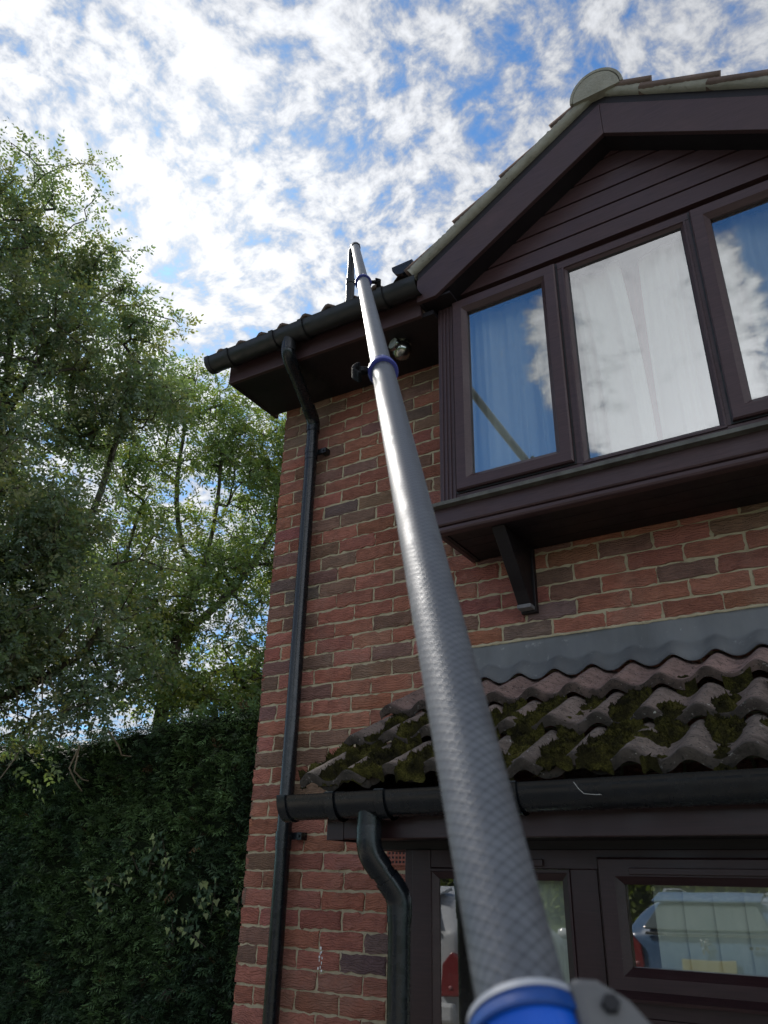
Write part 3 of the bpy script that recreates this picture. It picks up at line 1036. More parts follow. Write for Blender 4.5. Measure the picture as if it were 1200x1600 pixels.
VV, FF, base = [], [], 0
AC = []
W_ = TX1 - TX0
for k in range(3):
    u = np.arange(0, W_ + 1e-6, 0.0055); nu = len(u)
    f = np.concatenate([[0.0, 0.012, 0.05], np.linspace(0.1, 1.06, 26)]) if k < 2 else np.concatenate([[0.0, 0.012, 0.05], np.linspace(0.1, 1.2, 22)])
    nv = len(f)
    UU, Fv = np.meshgrid(u, f, indexing='ij')
    ti = np.floor((UU - X0W) / 0.304 + 0.25).astype(int)
    jt = (np.sin(ti * 12.9898 + k * 78.233) * 43758.5453) % 1.0 - 0.5
    vv = (k + Fv) * GA
    rough_ = 0.006 * (fbm(UU, vv, 21 + k, 5, 22.0) - 0.5)
    h = 0.052 * (1 - Fv) + wave(UU, AMP, x0=X0W) + 0.009 * jt * (1 - Fv) + 0.005 * (((UU - X0W) / 0.304 + 0.25) % 1.0) + rough_ - 0.006 * (Fv < 0.005)
    vv = vv + jt * 0.014 * np.clip(1 - Fv * 4, 0, 1) + 0.006 * (fbm(UU, UU * 0 + k, 5, 4, 35.0) - 0.5) * (Fv < 0.06)
    top = PO + UU[..., None] * PU + vv[..., None] * PV + h[..., None] * PN
    bot = top - 0.028 * PN
    P = np.concatenate([top.reshape(-1, 3), bot.reshape(-1, 3)])
    n1 = nu * nv
    gf = grid_faces(nu, nv)
    fl = [gf, gf[:, ::-1] + n1]
    i = np.arange(nu - 1) * nv
    fl.append(np.stack([i, i + n1, i + nv + n1, i + nv], 1))
    j = np.arange(nv - 1)
    fl.append(np.stack([j, j + 1, j + 1 + n1, j + n1], 1))
    e = (nu - 1) * nv
    fl.append(np.stack([e + j, e + j + n1, e + j + 1 + n1, e + j + 1], 1))
    VV.append(P); FF.append(np.concatenate(fl) + base); base += len(P)
    # age of the tile: top course cleaner and pinker
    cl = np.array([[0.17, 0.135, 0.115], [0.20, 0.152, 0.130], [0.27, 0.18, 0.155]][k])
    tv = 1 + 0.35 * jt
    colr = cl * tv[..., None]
    shade_grime = np.clip(1.25 - Fv / 0.10, 0, 1)[..., None] * (0.55 + 0.45 * fbm(UU, vv, 51, 3, 20.0))[..., None]  # shadow at the tile fronts and grime, both painted into the colour
    colr = colr * (1 - shade_grime) + np.array([0.030, 0.027, 0.022]) * shade_grime
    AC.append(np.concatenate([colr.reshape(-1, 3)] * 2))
mm, nt, b = mat('mossy_porch_tile')
co = nt.node('ShaderNodeTexCoord').outputs['Object']
at = nt.node('ShaderNodeAttribute', attribute_name='Col')
n1 = nt.noise(co, 24.0, 6, 0.68)
c = nt.mix(nt.maprange(n1, 0.42, 0.68, 0, 0.75), at.outputs['Color'], nt.mix(1.0, at.outputs['Color'], (0.42, 0.42, 0.42), 'MULTIPLY'))
n2 = nt.noise(co, 60.0, 5, 0.7)
c = nt.mix(nt.maprange(n2, 0.60, 0.68, 0, 0.75), c, (0.27, 0.25, 0.23))
n3 = nt.noise(co, 34.0, 3, 0.5)
c = nt.mix(nt.maprange(n3, 0.70, 0.74, 0, 0.8), c, (0.40, 0.40, 0.36))
n4 = nt.noise(co, 90.0, 3, 0.6)
c = nt.mix(nt.maprange(n4, 0.58, 0.64, 0, 0.85), c, (0.022, 0.022, 0.017))
nt.l.new(c, b.inputs['Base Color'])
b.inputs['Roughness'].default_value = 0.92
b.inputs['Specular IOR Level'].default_value = 0.25
nt.l.new(nt.bump(nt.math('ADD', nt.noise(co, 130.0, 5, 0.7), nt.math('MULTIPLY', n4, 0.6)), 0.8, 0.004), b.inputs['Normal'])
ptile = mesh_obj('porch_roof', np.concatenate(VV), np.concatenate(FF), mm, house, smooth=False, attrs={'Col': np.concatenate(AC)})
ptile.data.polygons.foreach_set('use_smooth', np.ones(len(ptile.data.polygons), dtype=bool))
ptile.data.set_sharp_from_angle(angle=R(50))

# moss growing in the valleys and along the tile edges
u = np.arange(0.0, W_, 0.0045); v = np.arange(-0.012, 0.64, 0.0045)
UU, VVm = np.meshgrid(u, v, indexing='ij')
vc = np.clip(VVm, 0.0, None)
k = np.clip(np.floor(vc / GA), 0, 2); fr = vc / GA - k
wv = wave(UU, 1.0, x0=X0W)
big = fbm(UU, VVm, 31, 4, 7.0); sm = fbm(UU, VVm, 32, 4, 60.0, 0.65); md = fbm(UU, VVm, 33, 4, 22.0)
lef = np.clip(1.25 - UU / 1.9, 0.0, 0.5) * 0.12
m_ = (big - 0.5) * 1.7 + (0.30 - wv) * 0.80 + (md - 0.5) * 0.8 - 0.09 + np.where(k == 0, 0.06, np.where(k == 1, -0.03, -0.55)) + lef
edge_b = -np.exp(-(fr / 0.10) ** 2) * 0.25 * (k > 0) + np.exp(-((fr - 0.95) / 0.12) ** 2) * 0.15
m_ = m_ + edge_b
mh = np.clip(m_, 0, 0.55)
hh = tile_h(UU, vc) + np.clip(m_ * 0.075, -0.010, 0.034) * (0.6 + 0.8 * sm) + (sm - 0.5) * 0.007
hh -= np.where(VVm < 0, 0.02 + 0.03 * md, 0)
P = PO + UU[..., None] * PU + VVm[..., None] * PV + hh[..., None] * PN
gf = grid_faces(len(u), len(v))
keep = (m_.ravel()[gf] > -0.12).sum(1) >= 2
gf = gf[keep]
used = np.unique(gf); remap = -np.ones(P.shape[0] * P.shape[1], int); remap[used] = np.arange(len(used))
mm, nt, b = mat('moss')
co = nt.node('ShaderNodeTexCoord').outputs['Object']
nA = nt.noise(co, 14.0, 5, 0.65); nB = nt.noise(co, 240.0, 4, 0.7)
c = nt.ramp(nA, [(0.30, (0.022, 0.018, 0.012)), (0.45, (0.050, 0.044, 0.016)), (0.58, (0.115, 0.105, 0.024)), (0.72, (0.20, 0.175, 0.055))])
c = nt.mix(nt.maprange(nB, 0.35, 0.7, 0.75, 0.0), c, (0.012, 0.012, 0.006))
nt.l.new(c, b.inputs['Base Color'])
b.inputs['Roughness'].default_value = 1.0
b.inputs['Specular IOR Level'].default_value = 0.05
nt.l.new(nt.bump(nB, 1.0, 0.012), b.inputs['Normal'])
M['moss'] = mm
moss = mesh_obj('moss', P.reshape(-1, 3)[used], remap[gf], mm, ptile, smooth=True)
moss['kind'] = 'stuff'
moss['label'] = 'green and black moss filling the valleys of the tiles'
# upright tufts of moss
sel = np.argwhere((m_ > 0.10) & (VVm < 0.62))
pick = sel[rng.integers(0, len(sel), 9000)]
pp = P[pick[:, 0], pick[:, 1]]
q = len(pp)
hgt_ = rng.uniform(0.004, 0.011, q); wd = rng.uniform(0.002, 0.005, q)
ang = rng.uniform(0, np.pi, q)
dx = np.stack([np.cos(ang), np.sin(ang), np.zeros(q)], 1) * wd[:, None]
tipv = (PN[None] * 0.9 + rng.normal(0, 0.45, (q, 3))) * hgt_[:, None]
tv = np.stack([pp - dx - PN * 0.002, pp + dx - PN * 0.002, pp + tipv], 1).reshape(-1, 3)
tuft = mesh_obj('moss_tufts', tv, np.arange(q * 3).reshape(-1, 3), mm, ptile)
tuft['kind'] = 'stuff'

# lead apron flashing dressed over the top course
nu = 400
u = np.linspace(0.12, W_ + 0.05, nu)
prof_t = np.linspace(0, 1, 14)
UU, TT = np.meshgrid(u, prof_t, indexing='ij')
zt = 2.522 + 0.003 * np.sin(UU * 7)
yb, zb = -0.075, 2.345
hx = wave(UU - 0.02, AMP, x0=X0W) * 0.78 + AMP * 0.12
yy = np.where(TT < 0.62, -0.006 - 0.010 * TT, -0.012 - (TT - 0.62) / 0.38 * 0.055)
ztile = PO[2] + (yy + 0.790) * math.tan(PA) + (0.012 + hx) / pc
zlow = PO[2] + (-0.067 + 0.790) * math.tan(PA) + 0.020 + hx / pc
ZZ = zt + (zlow - zt) * TT + 0.004 * (fbm(UU, TT, 8, 4, 6.0) - 0.5)
ZZ += 0.010 * np.sin(np.pi * np.clip((TT - 0.5) / 0.5, 0, 1))
YY = yy + 0.008 * (fbm(UU, TT * 0.3, 9, 3, 5.0) - 0.5) * (TT > 0.05) - 0.012 * (hx / AMP) * np.clip(TT - 0.55, 0, 1)
P0 = np.stack([PO[0] + UU - 0.02, YY, ZZ], -1).reshape(-1, 3)
n1 = len(P0)
P1 = P0 + np.array([0, 0.003, -0.001])
gf = grid_faces(nu, 14)
i = np.arange(nu - 1) * 14
lo = np.stack([i + 13, i + 27, i + 27 + n1, i + 13 + n1], 1)
tp = np.stack([i, i + n1, i + 14 + n1, i + 14], 1)
mesh_obj('lead_flashing', np.concatenate([P0, P1]), np.concatenate([gf[:, ::-1], gf + n1, lo, tp]), M['lead'], house, smooth=True)
# mortar fillet tucked over the flashing
nsg = 160
xs = np.linspace(TX0 - 0.02, TX1, nsg)
vs = []
for x in xs:
    for (y_, z_) in ((0.004, 2.518), (-0.010 + rng.normal(0, .0015), 2.519 + rng.normal(0, .0015)), (-0.006 + rng.normal(0, .001), 2.530 + rng.normal(0, .002)), (0.004, 2.532)):
        vs.append((x, y_, z_))
fs = []
for i in range(nsg - 1):
    for k in range(3):
        fs.append((i * 4 + k, i * 4 + k + 1, (i + 1) * 4 + k + 1, (i + 1) * 4 + k))
mesh_obj('flashing_mortar', vs, fs, M['mortar'], house, smooth=True)

# porch gutter and its downpipe
PGY, PGZ = -0.800, 1.842
def pgz(x): return PGZ - 0.003 + 0.0085 * (x - 0.885)
pg = gutter((0.885, PGY, pgz(0.885)), (TX1 + 0.05, PGY, pgz(TX1 + 0.05)), 0.058, depth=1.25).build('porch_gutter', M['gutter'], house, smooth=True)
mb = MB(); half_disc(mb, (0.872, PGY, PGZ - 0.005), (1, 0, 0), 0.064, 0.034, depth=1.18); mb.build('gutter_stop_end', M['gutter'], pg, smooth=True)
for x in (1.085, 1.275, 1.715, 2.75):
    gut_bracket((x, PGY, pgz(x)), (1, 0, 0), 0.058, 0.034, pg, M['gutter'], depth=1.25)
mb = MB(); mb.tube([(1.205, PGY, PGZ - 0.05), (1.205, PGY, PGZ - 0.115)], [0.040, 0.038], 28); mb.build('gutter_outlet', M['gutter'], pg, smooth=True)
P2X, P2Y = 1.268, -0.715
dp = MB()
dp.tube(fillet([(1.205, PGY, PGZ - 0.08), (1.205, PGY, 1.672), (P2X, P2Y, 1.548), (P2X, P2Y, 1.0)], 0.06) + [(P2X, P2Y, 0.0)], 0.0345, 28)
pipe2 = dp.build('downpipe', M['gutter'], house, smooth=True)
mb = MB()
e1 = Vector((1.205, PGY, 1.672)); e2 = Vector((P2X, P2Y, 1.548)); dN = (e2 - e1).normalized()
mb.tube(fillet([Vector((1.205, PGY, 1.748)), e1, e1 + dN * 0.068], 0.06), 0.0395, 28)
mb.build('pipe_bend', M['gutter'], pipe2, smooth=True)
mb = MB()
mb.tube(fillet([e2 - dN * 0.068, e2, Vector((P2X, P2Y, 1.495))], 0.06), 0.0392, 28)
mb.tube([(P2X, P2Y, 1.502), (P2X, P2Y, 1.478)], 0.0375, 28)
mb.build('pipe_bend', M['gutter'], pipe2, smooth=True)

# air brick in the wall beside the porch
mb = MB()
ax0, ax1, az0, az1 = 0.785, 0.905, 1.655, 1.722
xs_ = np.linspace(ax0, ax1, 8)
for i in range(8):
    mb.box(xs_[i] - 0.0035, xs_[i] + 0.0035, -0.008, 0.004, az0, az1)
for z in np.linspace(az0, az1, 5):
    mb.box(ax0 - 0.004, ax1 + 0.004, -0.0075, 0.004, z - 0.004, z + 0.004)
ab = mb.build('air_brick', M['airbrick'], house)
MB().box(ax0, ax1, -0.0045, -0.0035, az0, az1).build('vent_void', M['black'], ab)
# streak of bird lime on one brick
mb = MB()
wm = pmat('bird_lime', (0.7, 0.7, 0.68), (0.8, 0.8, 0.78), 30, 0.9)
for i in range(10):
    cx, cz = 0.463 + rng.normal(0, 0.005), 1.325 - 0.008 * i + rng.normal(0, 0.003)
    mb.ellipsoid((cx, -0.0045, cz), (rng.uniform(.002, .005), .002, rng.uniform(.003, .007)), 8, 6)
mb.build('bird_lime', wm, house)
# fine cobweb thread stuck on the porch gutter
th_m = pmat('cobweb', (0.45, 0.45, 0.42), (0.5, 0.5, 0.48), 10, 0.9)
mb = MB(); mb.tube([(1.90, PGY - 0.0605, 1.842), (1.913, PGY - 0.0602, 1.824), (1.925, PGY - 0.058, 1.812), (1.955, PGY - 0.0575, 1.8085), (1.972, PGY - 0.0575, 1.8082)], 0.0007, 5)
mb.build('cobweb', th_m, house)

# ================================================================== furnishings seen through the panes
mm, nt, b = mat('net_curtain')
co = nt.node('ShaderNodeTexCoord').outputs['Object']
nt.l.new(nt.ramp(nt.noise(nt.vmath('MULTIPLY', co, (1, 1, 0.12)), 14.0, 4), [(0.3, (0.74, 0.73, 0.71)), (0.7, (0.84, 0.83, 0.81))]), b.inputs['Base Color'])
b.inputs['Roughness'].default_value = 0.95
M['net'] = mm


def curtain(x0, x1, gap_side, label):
    nu, nv = 240, 40
    u = np.linspace(0, 1, nu); v = np.linspace(0, 1, nv)
    U, V = np.meshgrid(u, v, indexing='ij')
    # the edge next to the gap is drawn back a little towards the top
    pull = 0.05 * (V ** 2)
    xx = x0 + U * (x1 - x0)
    if gap_side > 0: xx = x0 + U * (x1 - x0 - pull)
    else: xx = x1 - (1 - U) * (x1 - x0 - pull * 0.4)
    phs = 3.0 * fbm(U * 3, V * 0 + 1, 44 + gap_side, 3, 2.0)
    fold = np.sin(U * 34 + phs * 4) * 0.016 + np.sin(U * 13 + phs * 7) * 0.024
    yy = -0.215 + fold * (0.55 + 0.45 * (1 - V)) + 0.004 * V * np.sin(U * 120)
    zz = 3.075 + V * (4.14 - 3.075)
    o = mesh_obj('curtain', np.stack([xx, yy, zz], -1).reshape(-1, 3), grid_faces(nu, nv), M['net'], smooth=True)
    md = o.modifiers.new('thick', 'SOLIDIFY'); md.thickness = 0.0012
    tag(o, label, 'curtain', 'white net curtains in the upstairs bay window')


curtain(1.30, 2.145, 1, 'white gathered curtain hanging in left half of upstairs bay window')
curtain(2.155, 2.97, -1, 'white gathered curtain hanging in right half of upstairs bay window')
pk = pmat('pink_lining', (0.30, 0.10, 0.10), (0.38, 0.15, 0.14), 12, 0.95, stretch=(1, 1, 0.2))
nu = 60
u = np.linspace(0, 1, nu); v = np.linspace(0, 1, 4)
U, V = np.meshgrid(u, v, indexing='ij')
o = mesh_obj('curtain', np.stack([2.02 + 0.26 * U, -0.16 + 0.012 * np.sin(U * 40), 3.07 + V * 1.07], -1).reshape(-1, 3), grid_faces(nu, 4), pk, smooth=True)
o.modifiers.new('thick', 'SOLIDIFY').thickness = 0.002
tag(o, 'strip of red curtain glimpsed in gap between the two white curtains upstairs', 'curtain')
# vertical blinds
bl = pmat('pale_blind_fabric', (0.60, 0.63, 0.55), (0.68, 0.70, 0.62), 30, 0.9, 0.1, 200, stretch=(1, 1, 0.3))
def blind(x0, x1, label):
    t = thing('vertical_blind', label, 'blind', (0.5 * (x0 + x1), -0.40, 1.64), 'pale vertical blinds behind the porch windows')
    MB().box(x0, x1, -0.425, -0.385, 1.655, 1.685).build('headrail', M['plaster'], t)
    n = int(round((x1 - x0) / 0.083))
    for i in range(n):
        xa = x0 + i * 0.083
        mb = MB()
        nn = 8
        vs = []
        for j in range(nn + 1):
            s = j / nn
            vs += [(xa + 0.086 * s, -0.408 + 0.012 * s - 0.004 * math.sin(math.pi * s), 0.66), (xa + 0.086 * s, -0.408 + 0.012 * s - 0.004 * math.sin(math.pi * s), 1.655)]
        mb.add(vs, [(2 * j, 2 * j + 2, 2 * j + 3, 2 * j + 1) for j in range(nn)])
        o = mb.build('slat', bl, t)
        o.modifiers.new('thick', 'SOLIDIFY').thickness = 0.0008
blind(1.42, 1.75, 'pale green vertical blind behind the narrow left porch pane')
blind(1.96, 2.54, 'pale green vertical blind behind the opening fanlight of the porch')

# ================================================================== security lamp under the eaves
lamp = thing('security_lamp', 'small chrome swivel lamp fixed under the dark eaves beside the bay window', 'lamp', (0.965, -0.245, 4.125))
chrome = pmat('chrome', (0.26, 0.27, 0.25), (0.36, 0.36, 0.34), 6, 0.22, 0, metal=1.0, rvar=0.06)
mb = MB(); mb.tube([(0.965, -0.245, 4.132), (0.965, -0.245, 4.108)], [0.056, 0.050], 28); mb.build('base', chrome, lamp, smooth=True)
mb = MB(); mb.ellipsoid((0.965, -0.245, 4.074), (0.052, 0.052, 0.056), 28, 18); mb.build('swivel_ball', chrome, lamp, smooth=True)
d_ = Vector((-0.25, -0.75, 0.10)).normalized()
c0 = Vector((0.965, -0.245, 4.078))
mb = MB(); mb.tube([c0 + d_ * 0.020, c0 + d_ * 0.056, c0 + d_ * 0.062], [0.034, 0.037, 0.035], 28); sp_ = mb.build('lamp_head', chrome, lamp, smooth=True)
mb = MB(); mb.tube([c0 + d_ * 0.0615, c0 + d_ * 0.0645], [0.031, 0.030], 28); mb.build('lens', pmat('lamp_lens', (0.25, 0.27, 0.27), (0.32, 0.34, 0.34), 20, 0.12, 0), sp_, smooth=True)

# ================================================================== gutter vacuum pole held up to the eaves
PB = Vector((2.4150, -2.5010, 1.5500)); PT = Vector((0.806, -0.478, 4.672))
AX = (PT - PB); PL = AX.length; AX.normalize()
SD = (CR - AX * CR.dot(AX)).normalized()            # to the right across the pole
FD = AX.cross(SD).normalized()                       # across the pole
if FD.dot(CP - (PB + AX * 0.4)) < 0: FD = -FD        # towards the holder
pole = thing('gutter_vacuum_pole', 'long grey telescopic carbon pole with blue clamps reaching up to the roof gutter', 'pole', tuple(PB - AX * 0.9))


def axp(s): return PB + AX * (PL * s)


mm, nt, b = mat('woven_carbon')
uvn = nt.node('ShaderNodeUVMap').outputs[0]
su = nt.node('ShaderNodeSeparateXYZ'); nt.l.new(uvn, su.inputs[0])
wob = nt.math('MULTIPLY', nt.noise(uvn, 60.0, 2, dim='2D'), 0.5)
A_ = nt.math('SINE', nt.math('ADD', nt.math('ADD', nt.math('MULTIPLY', su.outputs[0], 1.0), nt.math('MULTIPLY', su.outputs[1], 1.35)), wob))
B_ = nt.math('SINE', nt.math('ADD', nt.math('SUBTRACT', nt.math('MULTIPLY', su.outputs[0], 1.0), nt.math('MULTIPLY', su.outputs[1], 1.35)), wob))
diam = nt.math('MAXIMUM', nt.math('ABSOLUTE', A_), nt.math('ABSOLUTE', B_))
lines = nt.math('MULTIPLY', nt.math('SUBTRACT', 1.0, nt.maprange(nt.math('ABSOLUTE', A_), 0.0, 0.70)), 0.5)
lines2 = nt.math('MULTIPLY', nt.math('SUBTRACT', 1.0, nt.maprange(nt.math('ABSOLUTE', B_), 0.0, 0.70)), 0.5)
ln = nt.math('MULTIPLY', nt.math('ADD', lines, lines2), 1.25, clamp=True)
co = nt.node('ShaderNodeTexCoord').outputs['Object']
sc = nt.noise(co, 30.0, 6, 0.7)
base_c = nt.ramp(sc, [(0.3, (0.105, 0.112, 0.126)), (0.7, (0.160, 0.170, 0.186))])
c = nt.mix(nt.math('MULTIPLY', ln, 0.56), base_c, (0.020, 0.023, 0.028))
chip = nt.noise(co, 75.0, 4, 0.6)
c = nt.mix(nt.maprange(chip, 0.71, 0.75, 0, 0.8), c, (0.6, 0.6, 0.58))
chip2 = nt.noise(nt.vmath('ADD', co, (5, 3, 1)), 48.0, 5, 0.65)
c = nt.mix(nt.maprange(chip2, 0.70, 0.74, 0, 0.6), c, (0.05, 0.05, 0.055))
nt.l.new(c, b.inputs['Base Color'])
b.inputs['Metallic'].default_value = 0.45
nt.l.new(nt.maprange(sc, 0.3, 0.7, 0.46, 0.62), b.inputs['Roughness'])
nt.l.new(nt.bump(nt.math('ADD', nt.math('MULTIPLY', ln, -0.4), nt.math('MULTIPLY', chip, 0.3)), 0.25, 0.0015), b.inputs['Normal'])
M['carbon'] = mm


def pole_tube(s0, s1, r0, r1, name, parent, mt, seg=48, n=40, uvscale=0.010):
    vs, uvs = [], []
    for i in range(n + 1):
        s = s0 + (s1 - s0) * i / n
        r = r0 + (r1 - r0) * i / n
        for k in range(seg + 1):
            a = 2 * math.pi * k / seg
            vs.append(axp(s) + (SD * math.cos(a) + FD * math.sin(a)) * r)
            uvs.append((k / seg * 2 * math.pi * 7, (s * PL) / uvscale * 0.74 * math.pi))
    fs = []
    for i in range(n):
        for k in range(seg):
            a = i * (seg + 1) + k
            fs.append((a, a + 1, a + seg + 2, a + seg + 1))
    fs.append(tuple(range(seg))[::-1]); fs.append(tuple(range(n * (seg + 1), n * (seg + 1) + seg)))
    return mesh_obj(name, vs, fs, mt, parent, smooth=True, uvs=uvs)


S1, S2 = 0.338, 0.672
pole_tube(-0.20, S1, 0.0256, 0.0250, 'pole_section', pole, M['carbon'])
pole_tube(S1, S2, 0.0236, 0.0232, 'pole_section', pole, M['carbon'])
pole_tube(S2, 1.0, 0.0216, 0.0212, 'pole_section', pole, M['carbon'])
blue = pmat('blue_clamp_plastic', (0.004, 0.085, 0.50), (0.006, 0.11, 0.60), 12, 0.35, 0.03, 120)
navy = pmat('navy_clamp_plastic', (0.028, 0.038, 0.20), (0.04, 0.052, 0.27), 12, 0.38, 0.03, 120)
white_e = pmat('worn_white_edge', (0.26, 0.28, 0.32), (0.36, 0.38, 0.42), 30, 0.5)
greyl = pmat('grey_lever_plastic', (0.10, 0.10, 0.10), (0.16, 0.16, 0.155), 14, 0.5, 0.1, 90)


def ring_profile(s_c, prof, name, parent, mt, seg=48):
    """revolve (offset along axis in metres, radius) about the pole"""
    vs, fs = [], []
    n = len(prof)
    for (d, r) in prof:
        for k in range(seg):
            a = 2 * math.pi * k / seg
            vs.append(axp(s_c) + AX * d + (SD * math.cos(a) + FD * math.sin(a)) * r)
    for i in range(n):
        j = (i + 1) % n
        for k in range(seg):
            k2 = (k + 1) % seg
            fs.append((i * seg + k, i * seg + k2, j * seg + k2, j * seg + k))
    o = mesh_obj(name, vs, fs, mt, parent, smooth=True)
    o.data.set_sharp_from_angle(angle=R(35))
    return o


def pole_clamp(s, r_in, side, mt, edge_mt, lever_mt):
    r = r_in + 0.0005
    ring = ring_profile(s, [(-0.020, r), (-0.020, r + 0.0065), (-0.017, r + 0.008), (-0.009, r + 0.008), (-0.007, r + 0.0055), (0.016, r + 0.0045), (0.018, r + 0.003), (0.018, r - 0.001)], 'clamp', pole, mt)
    ring_profile(s, [(0.0165, r + 0.0035), (0.0165, r + 0.0052), (0.0195, r + 0.0048), (0.0195, r + 0.0015)], 'clamp_edge', ring, edge_mt)
    # split in the collar
    c = axp(s) + FD * (r + 0.005) + AX * 0.004
    mb = MB(); mb.hexa([c - SD * .0012 - AX * .010, c + SD * .0012 - AX * .010, c + SD * .0012 - AX * .010 + FD * .0012, c - SD * .0012 - AX * .010 + FD * .0012],
                       [c - SD * .0012 + AX * .013, c + SD * .0012 + AX * .013, c + SD * .0012 + AX * .013 + FD * .0012, c - SD * .0012 + AX * .013 + FD * .0012])
    mb.build('collar_split', edge_mt, ring)
    # cam lever: a pair of lugs, a pin and a curved tail
    q = axp(s) + SD * side * (r + 0.006)
    mb = MB()
    for d in (-0.010, 0.010):
        mb.tube([q + AX * d, q + AX * d + SD * side * 0.020], 0.006, 12)
    mb.tube([q + SD * side * 0.014 - AX * 0.018, q + SD * side * 0.014 + AX * 0.018], 0.006, 14)
    mb.build('clamp_lug', lever_mt, ring, smooth=True)
    pts = [q + SD * side * (0.020 + 0.014 * math.sin(t * math.pi)) + AX * (0.030 - 0.088 * t) for t in np.linspace(0, 1, 9)]
    mb = MB()
    wv_ = FD * 0.012
    for i in range(8):
        a, b2 = pts[i], pts[i + 1]
        n_ = SD * 0.0035
        mb.hexa([a - wv_ - n_, a + wv_ - n_, a + wv_ + n_, a - wv_ + n_], [b2 - wv_ - n_, b2 + wv_ - n_, b2 + wv_ + n_, b2 - wv_ + n_])
    mb.build('clamp_lever', lever_mt, ring, bevel=0.002)


lever_b = pmat('lever_black', (0.002, 0.002, 0.0025), (0.004, 0.004, 0.004), 20, 0.7, spec=0.12)
pole_clamp(S1, 0.0250, -1, navy, pmat('pale_blue_edge', (0.12, 0.15, 0.36), (0.16, 0.2, 0.42), 20, 0.4), lever_b)
pole_clamp(S2, 0.0232, 1, navy, pmat('pale_blue_edge_far', (0.12, 0.15, 0.36), (0.16, 0.2, 0.42), 20, 0.4), lever_b)
# big clamp next to the hands of the holder
r = 0.0262
SB = -0.0115
bigc = ring_profile(SB, [(0.004, r), (0.004, r + 0.0040), (-0.050, r + 0.0050), (-0.050, r)], 'clamp', pole, blue)
shaded_blue = pmat('shaded_blue_collar', (0.001, 0.040, 0.20), (0.002, 0.055, 0.26), 12, 0.4, 0.03, 120)  # darker copy of the clamp blue, the collar's shadow put into its colour
ring_profile(SB, [(0.012, r), (0.012, r + 0.0052), (0.006, r + 0.0068), (0.0022, r + 0.0074), (0.0010, r + 0.0064), (0.0010, r + 0.0032)], 'clamp_collar', bigc, shaded_blue)
ring_profile(SB, [(0.0105, r + 0.0030), (0.0105, r + 0.0066), (0.0145, r + 0.0058), (0.0145, r + 0.0005)], 'clamp_edge', bigc, white_e)
mb = MB()
q = axp(SB) + SD * (r + 0.000) + AX * 0.004 + FD * 0.016
pl_ = [(-0.006, 0.014), (0.010, 0.012), (0.024, 0.000), (0.034, -0.018), (0.036, -0.05), (-0.006, -0.05)]
n_ = len(pl_)
def lv(a, d, f): return q + SD * a + AX * d + FD * f
vs = [lv(a, d, -0.012) for a, d in pl_] + [lv(a, d, 0.012) for a, d in pl_]
mb.add(vs, [tuple(range(n_))[::-1], tuple(range(n_, 2 * n_))] + [(i, (i + 1) % n_, n_ + (i + 1) % n_, n_ + i) for i in range(n_)])
mb.build('clamp_lever', greyl, bigc, bevel=0.005)
mb = MB(); mb.tube([lv(0.012, -0.004, 0.011), lv(0.012, -0.004, 0.0155)], 0.0048, 6); mb.build('clamp_bolt', M['black'], bigc)
# tip: coupling, wire clip, nozzle turned down into the gutter
tipm = pmat('dark_nozzle_plastic', (0.014, 0.015, 0.017), (0.024, 0.025, 0.027), 18, 0.5, 0.1, 90)
ring_profile(0.995, [(-0.03, 0.0213), (-0.03, 0.026), (0.022, 0.026), (0.022, 0.012)], 'tip_coupling', pole, tipm)
cl = axp(1.0)
mb = MB()
ptsw = [cl + SD * 0.024 * math.cos(t) + FD * 0.010 + AX * (0.03 + 0.012 * math.sin(t)) for t in np.linspace(0, math.pi, 10)]
mb.tube(ptsw, 0.0028, 8); mb.build('wire_clip', chrome, pole, smooth=True)
mb = MB()
NZ = [cl + AX * 0.0, cl + AX * 0.035 + Vector((-0.006, 0.004, 0.0)), Vector((0.780, -0.470, 4.695)), Vector((0.776, -0.472, 4.66)), Vector((0.786, -0.478, 4.43)), Vector((0.790, -0.482, 4.25))]
mb.tube([NZ[0], NZ[1], NZ[2], NZ[3], NZ[4]], [0.018, 0.017, 0.016, 0.016, 0.020], 20)
mb.tube([Vector((0.7850, -0.4775, 4.445)), Vector((0.7862, -0.4782, 4.415))], 0.0255, 20)
mb.tube([Vector((0.7856, -0.4778, 4.43)), NZ[5]], 0.0225, 20)
mb.build('nozzle', tipm, pole, smooth=True)


# ================================================================== trees
def leaf_mat(name, cols, trans=0.45):
    mm, nt, b = mat(name)
    at = nt.node('ShaderNodeAttribute', attribute_name='Col')
    nt.l.new(at.outputs['Color'], b.inputs['Base Color'])
    b.inputs['Roughness'].default_value = 0.5
    b.inputs['Specular IOR Level'].default_value = 0.3
    tr = nt.node('ShaderNodeBsdfTranslucent')
    nt.l.new(nt.mix(1.0, at.outputs['Color'], (1.5, 1.6, 0.6), 'MULTIPLY'), tr.inputs[0])
    ms = nt.node('ShaderNodeMixShader'); ms.inputs[0].default_value = trans
    nt.l.new(b.outputs[0], ms.inputs[1]); nt.l.new(tr.outputs[0], ms.inputs[2])
    nt.l.new(ms.outputs[0], nt.n['Material Output'].inputs[0])
    return mm


M['leaf'] = leaf_mat('ash_leaf', None)
M['bark'] = pmat('bark', (0.035, 0.03, 0.024), (0.075, 0.065, 0.05), 12, 0.95, 0.8, 40, 0.2, stretch=(1, 1, 0.3), bdist=0.01)
M['twig'] = pmat('dead_twig', (0.16, 0.13, 0.10), (0.24, 0.20, 0.15), 20, 0.9)


def norm(a): return a / np.maximum(np.linalg.norm(a, axis=-1, keepdims=True), 1e-9)


